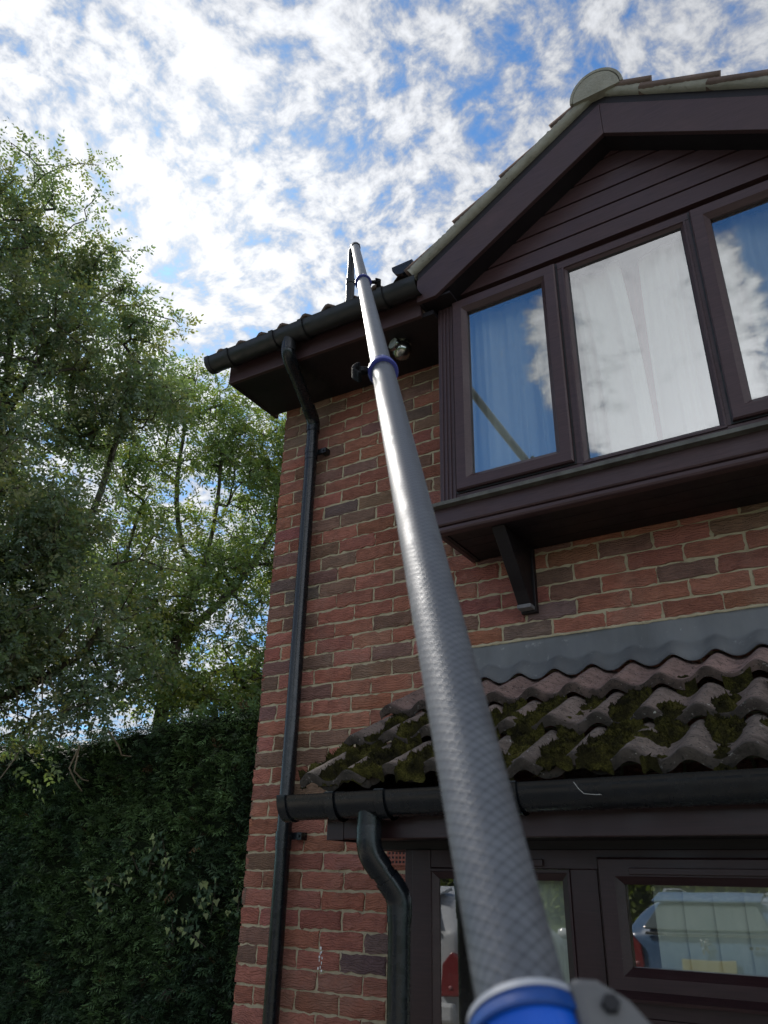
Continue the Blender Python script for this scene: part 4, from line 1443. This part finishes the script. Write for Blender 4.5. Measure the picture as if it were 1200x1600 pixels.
def at_px(x, y, d):
    """point at horizontal distance d metres from the viewpoint in the direction of photo point x, y"""
    D = np.array(CF) + np.array(CR) * (x - 600) / 1190 - np.array(CU) * (y - 800) / 1190
    return np.array(CP) + D * d / math.hypot(D[0], D[1])


def make_tree(name, label, base, limbs, blobs, n_att, per, palette, seed, r_twig=0.0055, leaflet=(0.062, 0.017), spread=0.17, ptip=None):
    rs = np.random.default_rng(seed)
    root = thing(name, label, 'tree', tuple(base))
    nodes = [np.array(base, float)]; par = [-1]
    for lb in limbs:
        lb = [np.array(q) for q in fillet([tuple(q) for q in lb], 0.9, 4)]
        p0 = np.array(lb[0], float)
        d = np.linalg.norm(np.array(nodes) - p0, axis=1); cur = int(np.argmin(d))
        for q in lb:
            q = np.array(q, float)
            a = nodes[cur]
            L = np.linalg.norm(q - a)
            ns = max(1, int(L / 0.35))
            for i in range(1, ns + 1):
                p = a + (q - a) * i / ns + (rs.normal(0, 0.035, 3) if i < ns else 0)
                nodes.append(p); par.append(cur); cur = len(nodes) - 1
    # attractors in the crown
    w = np.array([b_[1] ** 2.2 for b_ in blobs]); w /= w.sum()
    ci = rs.choice(len(blobs), n_att, p=w)
    dirs = norm(rs.normal(0, 1, (n_att, 3)))
    rad = rs.random(n_att) ** 0.45
    ctr = np.array([blobs[i][0] for i in ci]) + dirs * (rad * np.array([blobs[i][1] for i in ci]))[:, None] * np.array([1, 1, 0.9])
    nsub = max(20, n_att // 9)
    sub = ctr[:nsub]
    att = sub[rs.integers(0, nsub, n_att)] + np.clip(rs.normal(0, 0.20, (n_att, 3)), -0.38, 0.38) * np.array([1.25, 1.25, 0.75])
    att = att[att[:, 2] > 1.6]
    NA = np.array(nodes)
    dd = np.min(np.linalg.norm(att[:, None] - NA[None], axis=2), axis=1) if len(att) * len(NA) < 4e6 else np.linalg.norm(att - NA.mean(0), axis=1)
    order = np.argsort(dd)
    cap = len(nodes) + n_att * 12
    buf = np.zeros((cap, 3)); buf[:len(nodes)] = NA; cnt = len(nodes)
    tips = []
    for ai in order:
        p = att[ai]
        df = buf[:cnt] - p
        d2 = (df ** 2).sum(1) + 0.6 * np.clip(-(p[2] - buf[:cnt, 2]) + 0.1, 0, None) ** 2
        j = int(np.argmin(d2)); a = buf[j].copy()
        L = np.linalg.norm(p - a); ns = max(1, min(8, int(L / 0.22)))
        cur = j
        side = rs.normal(0, 0.06, 3) * L
        for i in range(1, ns + 1):
            t = i / ns
            q = a + (p - a) * t + side * math.sin(math.pi * t) + np.array([0, 0, 0.06 * L * math.sin(math.pi * t)])
            if cnt >= cap: break
            buf[cnt] = q; par.append(cur); cur = cnt; cnt += 1
        tips.append(cur)
    nodes = buf[:cnt]; par = np.array(par[:cnt])
    load = np.zeros(cnt); load[tips] = 1
    for i in range(cnt - 1, 0, -1):
        load[par[i]] += load[i]
    rad = r_twig * np.maximum(load, 1) ** 0.43
    # wood
    idx = np.arange(1, cnt)
    A = nodes[par[idx]]; B = nodes[idx]; rb = rad[idx]; ra = np.minimum(rad[par[idx]], rb * 1.35)
    t = norm(B - A); ref = np.where(np.abs(t[:, 2:3]) < 0.9, np.array([[0, 0, 1.0]]), np.array([[1.0, 0, 0]]))
    x = norm(np.cross(t, ref)); y = np.cross(t, x)
    K = 6
    vs = []
    for k in range(K):
        an = 2 * np.pi * k / K
        vs.append(A + (x * math.cos(an) + y * math.sin(an)) * ra[:, None])
    for k in range(K):
        an = 2 * np.pi * k / K
        vs.append(B + (x * math.cos(an) + y * math.sin(an)) * rb[:, None] + t * rb[:, None] * 0.4)
    vs = np.stack(vs, 1)
    n = len(idx)
    b0 = np.arange(n) * 2 * K
    fs = np.concatenate([np.stack([b0 + k, b0 + (k + 1) % K, b0 + K + (k + 1) % K, b0 + K + k], 1) for k in range(K)])
    mesh_obj('trunk', vs.reshape(-1, 3), fs, M['bark'], root, smooth=True)
    # leaves: pinnate sprays round every twig end
    sel = np.array(tips)
    src = np.concatenate([np.repeat(sel, per), np.repeat(par[sel], per // 3)])
    C = nodes[src] + np.clip(rs.normal(0, spread, (len(src), 3)), -1.7 * spread, 1.7 * spread) * np.array([1, 1, 0.8])
    outw = norm(C - nodes[par[src]] + rs.normal(0, 0.12, C.shape))
    axis = norm(outw * 0.9 + rs.normal(0, 0.55, C.shape) + np.array([0, 0, -0.35]))
    pr = norm(np.cross(axis, norm(rs.normal(0, 0.5, C.shape) + np.array([0, 0, 1.0]))))
    nl = 7
    LL, LW = leaflet
    size = rs.uniform(0.75, 1.25, len(C))
    nclump = rs.random(len(nodes))
    pal = np.array(palette)
    tone = np.clip(nclump[src] * 0.75 + rs.random(len(src)) * 0.25, 0, 0.999)
    colb = pal[(tone * len(pal)).astype(int)]
    Q, CC = [], []
    for k in range(nl):
        if k < nl - 1:
            s = (k // 2) / 3.2; sg = 1 if k % 2 else -1
            o = C + axis * (s * 0.15 * size)[:, None]
            d = norm(pr * sg * 0.85 + axis * 0.55 + rs.normal(0, 0.16, C.shape) + np.array([0, 0, -0.22]))
        else:
            o = C + axis * (0.16 * size)[:, None]; d = norm(axis + rs.normal(0, 0.15, C.shape))
        wv = norm(np.cross(d, norm(np.cross(axis, pr) + rs.normal(0, 0.45, C.shape))))
        l = (LL * size * rs.uniform(0.8, 1.2, len(C)))[:, None]; w_ = (LW * size)[:, None]
        quad = np.stack([o, o + d * l * 0.42 + wv * w_, o + d * l, o + d * l * 0.42 - wv * w_], 1)
        Q.append(quad)
        CC.append(np.repeat((colb * rs.uniform(0.75, 1.25, (len(C), 1)))[:, None], 4, axis=1))
    Q = np.concatenate(Q).reshape(-1, 3); CC = np.concatenate(CC).reshape(-1, 3)
    mesh_obj('crown', Q, np.arange(len(Q)).reshape(-1, 4), M['leaf'], root, attrs={'Col': CC})
    return root


pal1 = [(0.088, 0.126, 0.092), (0.100, 0.142, 0.104), (0.114, 0.158, 0.114), (0.128, 0.170, 0.108), (0.154, 0.168, 0.106), (0.176, 0.184, 0.092)]
pal2 = [(0.085, 0.128, 0.064), (0.105, 0.155, 0.074), (0.118, 0.168, 0.085), (0.145, 0.185, 0.070), (0.180, 0.200, 0.058)]
B1 = []
for (x, y, r_, d) in [(10, 285, 0.55, 9.6), (65, 262, 0.42, 9.8), (108, 315, 0.36, 9.5), (30, 360, 0.9, 9.4), (115, 410, 0.5, 9.8), (50, 480, 0.95, 9.0), (170, 470, 0.60, 9.8), (212, 450, 0.38, 10.0),
                      (120, 560, 0.95, 9.6), (215, 540, 0.62, 10.2), (15, 640, 1.2, 9.0), (150, 670, 0.9, 9.6), (230, 640, 0.5, 10.2), (60, 780, 1.1, 9.2), (170, 780, 0.9, 9.8), (20, 900, 1.0, 9.0),
                      (130, 900, 0.9, 9.4), (220, 880, 0.7, 9.8), (90, 1000, 0.85, 9.0), (190, 1000, 0.7, 9.4), (120, 1080, 0.6, 8.8), (140, 1140, 0.38, 8.6), (10, 1030, 0.7, 9.0), (-80, 500, 1.3, 9.5), (-90, 750, 1.4, 9.5), (-70, 950, 1.2, 9.3), (-70, 370, 0.9, 9.8), (250, 1030, 0.55, 9.6), (20, 1095, 0.5, 9.2), (60, 1120, 0.4, 9.2), (-20, 1060, 0.5, 9.2)]:
    B1.append((at_px(x, y, d), r_))
tb = at_px(-190, 1150, 9.4); tb0 = np.array([tb[0] - 0.1, tb[1] + 0.2, 0.0])
lim1 = [[tb0, tb, at_px(-120, 1000, 9.4), at_px(-40, 880, 9.4), at_px(0, 700, 9.5), at_px(20, 500, 9.5), at_px(40, 330, 9.6)],
        [at_px(-120, 1010, 9.4), at_px(10, 935, 9.4), at_px(60, 930, 9.5), at_px(120, 860, 9.6), at_px(170, 740, 9.9), at_px(210, 560, 10.1)],
        [at_px(-180, 1140, 9.4), at_px(-60, 1120, 9.3), at_px(70, 1060, 9.2), at_px(150, 1010, 9.3), at_px(185, 880, 9.4)],
        [at_px(8, 860, 9.4), at_px(-80, 700, 9.5), at_px(-100, 500, 9.6)],
        [at_px(12, 640, 9.5), at_px(90, 520, 9.6), at_px(150, 430, 9.8)]]
t1 = make_tree('ash_tree', 'tall dark green ash tree at the left, highest crown against the sky', tb0, lim1, B1, 1350, 11, pal1, 11, leaflet=(0.060, 0.0165), spread=0.14)
# bare hanging twigs under its lowest bough
mb = MB()
for (pts_, d) in (([(62, 1060), (50, 1100), (45, 1150), (20, 1190), (-10, 1230)], 8.9), ([(66, 1056), (66, 1120), (62, 1155), (68, 1165)], 8.8), ([(78, 1055), (90, 1105), (100, 1140), (92, 1160)], 8.8),
                  ([(168, 1140), (185, 1165), (190, 1180), (205, 1182)], 8.6), ([(122, 1170), (108, 1200), (118, 1222), (128, 1236)], 8.5), ([(124, 1165), (116, 1205), (128, 1218), (138, 1220)], 8.5), ([(26, 1078), (28, 1130), (22, 1150)], 9.1), ([(96, 1052), (98, 1130), (92, 1168)], 9.0)):
    mb.tube([at_px(x, y, d + 0.1 * i) for i, (x, y) in enumerate(pts_)], [0.009, 0.008, 0.007, 0.006, 0.005][:len(pts_)] if len(pts_) <= 5 else 0.006, 6)
mb.build('dead_twigs', M['twig'], t1, smooth=True)

B2 = []
for (x, y, r_, d) in [(270, 650, 0.8, 12.2), (330, 620, 0.7, 12.5), (300, 590, 0.42, 12.4), (390, 640, 0.7, 12.8), (430, 690, 0.8, 12.6), (300, 720, 0.95, 12.2), (380, 740, 1.0, 12.6), (440, 800, 1.0, 12.8), (240, 760, 0.9, 12), (310, 830, 1.0, 12.2),
                      (390, 870, 1.0, 12.6), (250, 880, 0.9, 12), (330, 950, 1.0, 12.2), (400, 980, 0.9, 12.6), (270, 1000, 0.9, 12), (350, 1060, 0.85, 12), (300, 1090, 0.7, 11.8), (400, 1080, 0.6, 12.4), (210, 960, 0.8, 11.8), (470, 900, 1.0, 12.8), (500, 750, 1.1, 13), (240, 1080, 0.6, 11.6), (160, 880, 0.8, 12.2), (370, 1120, 0.5, 12)]:
    B2.append((at_px(x, y, d), r_))
tb = at_px(250, 1130, 12.0); tb2 = np.array([tb[0] - 0.3, tb[1] + 0.1, 0.0])
lim2 = [[tb2, tb, at_px(270, 1010, 12), at_px(330, 860, 12.3), at_px(350, 700, 12.4)],
        [at_px(262, 1060, 12), at_px(180, 900, 12.1), at_px(230, 780, 12.1)],
        [at_px(275, 1000, 12), at_px(360, 930, 12.4), at_px(430, 830, 12.7), at_px(470, 720, 12.8)],
        [at_px(300, 920, 12.2), at_px(270, 790, 12.2), at_px(290, 650, 12.3)],
        [at_px(255, 1100, 12), at_px(340, 1040, 12.2), at_px(410, 1060, 12.4)]]
make_tree('ash_tree', 'lighter green airy tree between the tall ash and the brick house corner', tb2, lim2, B2, 1050, 9, pal2, 23, leaflet=(0.066, 0.0175), spread=0.16)
# tree standing behind the viewer, seen only as a reflection in the upper right pane
B3 = [(np.array([4.9 + dx, -15 + dy, 7.2 + dz]), r_) for dx, dy, dz, r_ in ((0, 0, 0, 1.7), (-0.8, 0.4, 1.6, 1.2), (0.9, -0.3, 1.8, 1.3), (0.1, 0.2, 2.9, 1.0), (1.2, 0.5, -0.6, 1.3), (-1.0, -0.2, -0.6, 1.2))]
make_tree('bushy_tree', 'bushy tree across the drive mirrored at right edge of upstairs window', np.array([4.9, -15, 0.4]), [[np.array([4.9, -15, 0.4]), np.array([4.9, -15, 4.0]), np.array([5.0, -15, 8.0])]], B3, 260, 12, pal2, 31, leaflet=(0.12, 0.04), spread=0.25)

# ================================================================== conifer hedge and ivy
hedge = thing('conifer_hedge', 'tall dark green clipped conifer hedge beneath the trees', 'hedge', (-6.0, 3.6, 0.0))
HX0, HX1, HY = -13.0, -1.2, 3.2
def hz(x): return 3.12 + 0.10 * np.sin(x * 1.3) + 0.12 * (fbm(np.asarray(x, float), np.asarray(x, float) * 0, 71, 3, 1.5) - 0.5)
xs = np.linspace(HX0, HX1, 240); s_ = np.linspace(0, 1, 90)
XX, SS = np.meshgrid(xs, s_, indexing='ij')
H_ = hz(XX)
zz = np.where(SS < 0.8, SS / 0.8 * H_, H_ - (SS - 0.8) * 0.6)
yy = np.where(SS < 0.8, HY + 0.10 + 0.10 * np.abs(SS - 0.4), HY + 0.2 + (SS - 0.8) / 0.2 * 1.2)
bumpy = fbm(XX, zz, 72, 4, 2.2)
yy = yy - (bumpy - 0.5) * 0.34 * (SS < 0.85)
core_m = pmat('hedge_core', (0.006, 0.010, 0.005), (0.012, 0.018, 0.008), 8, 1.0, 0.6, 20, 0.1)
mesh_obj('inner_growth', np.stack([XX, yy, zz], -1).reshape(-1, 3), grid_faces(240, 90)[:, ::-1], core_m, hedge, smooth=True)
NS = 26000
hx = rng.uniform(HX0, HX1, NS); hs = rng.random(NS)
Hh = hz(hx)
hzv = np.where(hs < 0.93, 0.12 + (hs / 0.93) * (Hh - 0.10), Hh + rng.normal(0.02, 0.05, NS))
bm = fbm(hx, hzv, 72, 4, 2.2)
hy = HY + 0.06 - (bm - 0.5) * 0.34 + 0.10 * np.abs(hs - 0.4) + rng.uniform(-0.06, 0.08, NS) + np.where(hs > 0.93, rng.uniform(0, 0.7, NS), 0)
Cc = np.stack([hx, hy, hzv], 1)
ax_ = norm(np.stack([rng.normal(0, 0.55, NS), -0.75 + rng.normal(0, 0.2, NS), rng.normal(0.05, 0.45, NS) + np.where(hs > 0.93, 0.9, 0)], 1))
pn = norm(np.cross(ax_, norm(rng.normal(0, 0.6, (NS, 3)) + np.array([0, 0, 1.0]))))
szv = rng.uniform(0.07, 0.16, NS)
tone = fbm(hx, hzv, 75, 4, 1.6)
gcol = np.where(tone[:, None] > 0.52, np.array([[0.085, 0.145, 0.058]]), np.array([[0.050, 0.092, 0.046]]))
brown = rng.random(NS) < 0.02
gcol = np.where(brown[:, None], np.array([[0.09, 0.05, 0.025]]), gcol) * (rng.uniform(0.25, 1.0, (NS, 1)) ** 1.6 * 1.7)
Q, CC = [], []
for k in range(9):
    s = (k // 2) / 4.5; sg = 1 if k % 2 else -1
    o = Cc + ax_ * (s * szv)[:, None]
    dr = norm(pn * sg * (0.75 if k < 8 else 0.0) + ax_ * 0.7 + rng.normal(0, 0.15, (NS, 3)) + np.array([0, 0, -0.2]))
    l = (szv * (0.62 - 0.35 * s))[:, None]
    wv = norm(np.cross(dr, norm(np.cross(ax_, pn) + rng.normal(0, 0.4, (NS, 3))))) * (szv * 0.055)[:, None]
    Q.append(np.stack([o - wv * 0.5, o + dr * l * 0.5 + wv, o + dr * l, o + dr * l * 0.5 - wv], 1))
    CC.append(np.repeat(gcol[:, None], 4, axis=1))
Q = np.concatenate(Q).reshape(-1, 3); CC = np.concatenate(CC).reshape(-1, 3)
mesh_obj('foliage', Q, np.arange(len(Q)).reshape(-1, 4), leaf_mat('conifer_spray', None, 0.12), hedge, attrs={'Col': CC})

ivy_m = leaf_mat('ivy_leaf', None, 0.15)
def on_hedge(x, y):
    D = np.array(CF) + np.array(CR) * (x - 600) / 1190 - np.array(CU) * (y - 800) / 1190
    t = (HY - 0.12 - CP.y) / D[1]
    return np.array(CP) + D * t


def ivy(trails, label, seed):
    rs = np.random.default_rng(seed)
    pts = []
    for tr_ in trails:
        P_ = [on_hedge(*q) for q in tr_]
        for a, b2 in zip(P_[:-1], P_[1:]):
            n = max(3, int(np.linalg.norm(b2 - a) / 0.035))
            for i in range(n):
                pts.append((a + (b2 - a) * i / n, i / n))
    base = np.array(pts[0][0])
    root = thing('ivy', label, 'ivy', tuple(base), 'ivy trails on the hedge')
    V_, F_, C_ = [], [], []
    for p, t in pts:
        for _ in range(2):
            c = p + rs.normal(0, 0.045, 3) * np.array([1, 0.4, 1])
            s = rs.uniform(0.03, 0.062)
            up = norm(np.array([rs.normal(0, 0.45), rs.normal(0, 0.2), -1.0])); nrm = norm(np.array([rs.normal(0, 0.45), -1.0, rs.normal(0.35, 0.35)]))
            x = norm(np.cross(up, nrm)); y = np.cross(nrm, x)
            shape = [(0, -0.12), (0.42, -0.30), (0.62, 0.05), (0.33, 0.30), (0, 0.95), (-0.33, 0.30), (-0.62, 0.05), (-0.42, -0.30)]
            o = len(V_)
            for a, b2 in shape:
                V_.append(c + (x * a + up * b2) * s + nrm * 0.12 * s * abs(a))
            F_.append(tuple(range(o, o + 8)))
            pale = rs.random() < 0.33
            col = (np.array([0.20, 0.24, 0.10]) if pale else np.array([0.045, 0.085, 0.040])) * rs.uniform(0.7, 1.3)
            C_ += [col] * 8
    mesh_obj('leaves', V_, F_, ivy_m, root, attrs={'Col': C_})
    mb = MB()
    for tr_ in trails:
        mb.tube([on_hedge(*q) + np.array([0, 0.03, 0]) for q in tr_], 0.005, 6)
    mb.build('stem', M['bark'], root, smooth=True)


ivy([[(240, 1310), (232, 1350), (225, 1370)], [(250, 1310), (258, 1350), (240, 1400)], [(200, 1330), (212, 1360)], [(222, 1345), (238, 1350)]], 'biggest ivy patch high on the middle of the conifer hedge', 1)
ivy([[(135, 1375), (150, 1395), (172, 1425)], [(190, 1378), (208, 1372)], [(170, 1380), (185, 1385)]], 'ivy trail slanting down left of the biggest ivy patch', 2)
ivy([[(312, 1378), (325, 1395), (305, 1415)], [(335, 1380), (325, 1435)], [(285, 1430), (300, 1440), (275, 1460)], [(290, 1455), (318, 1480)], [(265, 1435), (268, 1470)]], 'ivy patch low on the hedge with a trailing pale tip', 3)
ivy([[(368, 1385), (370, 1410), (366, 1435)]], 'narrow ivy sprig on the hedge right beside the brick corner', 4)

# clipped laurel hedge at the far side of the drive, seen in the porch glass
lh = thing('laurel_hedge', 'yellow green hedge across the drive mirrored above the blue car in the porch glass', 'hedge', (-4.0, -17.0, 0.7))
NS = 5000
lx = rng.uniform(-14, 3.2, NS); lz = rng.uniform(0.8, 2.7, NS)
Cl = np.stack([lx, -16.6 + rng.uniform(-0.3, 0.3, NS), lz], 1)
an = norm(rng.normal(0, 1, (NS, 3))); bn = norm(np.cross(an, rng.normal(0, 1, (NS, 3))))
Q = np.stack([Cl, Cl + an * 0.10 + bn * 0.05, Cl + an * 0.2, Cl + an * 0.10 - bn * 0.05], 1).reshape(-1, 3)
lc = np.repeat(np.array([[0.10, 0.13, 0.03]]) * rng.uniform(0.6, 1.4, (NS, 1)), 4, axis=0)
mesh_obj('foliage', Q, np.arange(len(Q)).reshape(-1, 4), M['leaf'], lh, attrs={'Col': lc})
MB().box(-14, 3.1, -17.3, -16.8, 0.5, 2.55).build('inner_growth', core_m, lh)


# ================================================================== parked cars on the drive, mirrored in the porch glass
def car(name, label, loc, paint, fine=True, dz=0.0):
    """hatchback, tail towards +y (the house); built in local coordinates"""
    t = thing(name, label, 'car', loc, 'cars parked on the drive')
    # loft: stations from tail (y=0) to nose (y=-4.2): (y, half width low, half width belt, half width roof, z_floor, z_belt, z_roof)
    st = [(0.00, 0.72, 0.76, 0.64, 0.42, 1.10, 1.13), (-0.03, 0.82, 0.84, 0.70, 0.30, 1.14, 1.19), (-0.12, 0.86, 0.87, 0.68, 0.24, 1.16, 1.32), (-0.24, 0.88, 0.89, 0.66, 0.22, 1.15, 1.44), (-0.45, 0.89, 0.895, 0.64, 0.20, 1.12, 1.50), (-1.2, 0.895, 0.90, 0.64, 0.20, 1.05, 1.54), (-2.0, 0.895, 0.90, 0.64, 0.20, 1.02, 1.51), (-2.5, 0.89, 0.89, 0.62, 0.20, 1.0, 1.34), (-3.0, 0.87, 0.87, 0.62, 0.20, 0.97, 1.04), (-3.6, 0.84, 0.83, 0.60, 0.22, 0.86, 0.90), (-4.0, 0.78, 0.75, 0.5, 0.28, 0.72, 0.76), (-4.1, 0.66, 0.62, 0.42, 0.36, 0.60, 0.62)]
    vs, fs = [], []
    for (y, wl, wb, wr, zf_, zb_, zr_) in st:
        half = [(0.0, zf_), (wl * 0.85, zf_), (wl, zf_ + 0.12), (wb, 0.5 * (zf_ + zb_)), (wb * 0.985, zb_), (0.5 * (wb + wr), zb_ + 0.45 * (zr_ - zb_)), (wr, zr_ - 0.03 * (zr_ > 1.1)), (wr * 0.6, zr_ + 0.012), (0.0, zr_ + 0.02)]
        ring = [(x, y, z) for x, z in half] + [(-x, y, z) for x, z in half[-2:0:-1]]
        vs += ring
    n = 16
    for i in range(len(st) - 1):
        for k in range(n):
            k2 = (k + 1) % n
            fs.append((i * n + k, i * n + k2, (i + 1) * n + k2, (i + 1) * n + k))
    fs.append(tuple(range(n))[::-1]); fs.append(tuple(range((len(st) - 1) * n, len(st) * n)))
    mesh_obj('body', vs, fs, paint, t, smooth=True, subsurf=2, local=True)
    dark = pmat(name + '_glass', (0.05, 0.07, 0.07), (0.08, 0.10, 0.10), 5, 0.06, 0, spec=1.0)
    # rear window on the sloped tailgate
    w0, w1 = 0.64, 0.50
    pts = [(-w0, -0.005, 1.20), (w0, -0.005, 1.20), (w1, -0.20, 1.425), (-w1, -0.20, 1.425)]
    mb = MB(); mb.hexa(pts, [(x, y + 0.02, z + 0.02) for x, y, z in pts]); mb.build('rear_window', dark, t, bevel=0.02, local=True)
    mb = MB(); mb.hexa([(-0.56, -0.14, 1.455), (0.56, -0.14, 1.455), (0.56, -0.45, 1.50), (-0.56, -0.45, 1.50)], [(-0.56, -0.14, 1.478), (0.56, -0.14, 1.478), (0.56, -0.45, 1.545), (-0.56, -0.45, 1.545)]); mb.build('spoiler', paint, t, bevel=0.01, local=True)
    lamp_w = pmat(name + '_lamp_clear', (0.25, 0.10, 0.10), (0.32, 0.14, 0.14), 30, 0.2)
    redm = pmat(name + '_lamp_red', (0.13, 0.018, 0.020), (0.18, 0.026, 0.028), 30, 0.12, 0)
    for sg in (-1, 1):
        mb = MB()
        mb.prism([(sg * 0.66, 0.78 + dz), (sg * 0.87, 0.80 + dz), (sg * 0.88, 1.10 + dz), (sg * 0.78, 1.16 + dz), (sg * 0.68, 1.06 + dz)], 1, -0.14, 0.03)
        tl = mb.build('tail_light', redm, t, bevel=0.012, local=True)
        for (x, z) in ((0.73, 0.90), (0.80, 0.93), (0.74, 0.84), (0.81, 0.86)) if fine else ((0.77, 0.70),):
            mb = MB(); mb.ellipsoid((sg * x, 0.032, z), (0.022, 0.01, 0.018), 10, 6); mb.build('reflector', lamp_w, tl, local=True)
        mb = MB(); mb.tube([(sg * 0.55, -0.6, 1.52), (sg * 0.60, -0.9, 1.56), (sg * 0.60, -1.7, 1.56), (sg * 0.57, -2.0, 1.51)], 0.016, 10); mb.build('roof_rail', chrome, t, smooth=True, local=True)
        mb = MB(); mb.ellipsoid((sg * 0.955, -2.6, 1.06), (0.085, 0.045, 0.06), 14, 10); mb.build('door_mirror', paint, t, smooth=True, local=True)
        mb = MB(); mb.hexa([(sg * 0.85, -0.65, 1.10), (sg * 0.85, -2.4, 1.08), (sg * 0.66, -2.1, 1.40), (sg * 0.66, -0.75, 1.40)], [(sg * 0.87, -0.65, 1.10), (sg * 0.87, -2.4, 1.08), (sg * 0.69, -2.1, 1.40), (sg * 0.69, -0.75, 1.40)]); mb.build('side_window', dark, t, local=True)
        for yw in (-0.75, -3.35):
            mb = MB(); mb.tube([(sg * 0.70, yw, 0.31), (sg * 0.885, yw, 0.31)], 0.31, 28); wh = mb.build('wheel', M['black'], t, smooth=True, local=True)
            mb = MB(); mb.tube([(sg * 0.885, yw, 0.31), (sg * 0.892, yw, 0.31)], [0.21, 0.19], 20); mb.build('rim', chrome, wh, smooth=True, local=True)
    ym = pmat(name + '_plate', (0.20, 0.17, 0.05), (0.25, 0.21, 0.07), 30, 0.4, 0)
    MB().box(-0.27, 0.27, 0.02, 0.035, 0.84, 0.955).build('number_plate', ym, t, bevel=0.004, local=True)
    MB().box(-0.62, 0.62, 0.0, 0.03, 1.155, 1.185).build('tailgate_trim', chrome, t, bevel=0.006, local=True)
    mb = MB()
    # silver rampant emblem: body, head, limbs and tail as small raised shapes
    for (x, z, a, bb) in ((0.0, 1.08, 0.014, 0.030), (0.012, 1.115, 0.013, 0.014), (-0.018, 1.045, 0.010, 0.022), (0.014, 1.048, 0.009, 0.018), (0.026, 1.09, 0.016, 0.007), (-0.026, 1.095, 0.007, 0.024)):
        mb.ellipsoid((x * 1.5, 0.032, 1.08 + (z - 1.08) * 1.35), (a * 1.5, 0.006, bb * 1.35), 10, 6)
    mb.build('emblem', chrome, t, smooth=True, local=True)
    mb = MB()
    for i in range(3): mb.box(0.40 + i * 0.06, 0.445 + i * 0.06, 0.02, 0.032, 1.05, 1.08)
    mb.build('badge', chrome, t, bevel=0.003, local=True)
    mb = MB(); mb.box(-0.80, 0.80, -0.05, 0.045, 0.40, 0.56); mb.build('rear_bumper', paint, t, bevel=0.03, local=True)
    return t


blue_p = pmat('blue_car_paint', (0.055, 0.105, 0.19), (0.065, 0.12, 0.21), 3, 0.25, 0, spec=0.8)
white_p = pmat('white_car_paint', (0.36, 0.38, 0.40), (0.42, 0.44, 0.46), 3, 0.25, 0, spec=0.7)
car('parked_car', 'blue hatchback mirrored in the fanlight of the porch window', (0.70, -7.3, 0.0), blue_p)
car('parked_car', 'white car with red tail light mirrored in the left porch pane', (-2.10, -5.6, 0.0), white_p, False, -0.17)
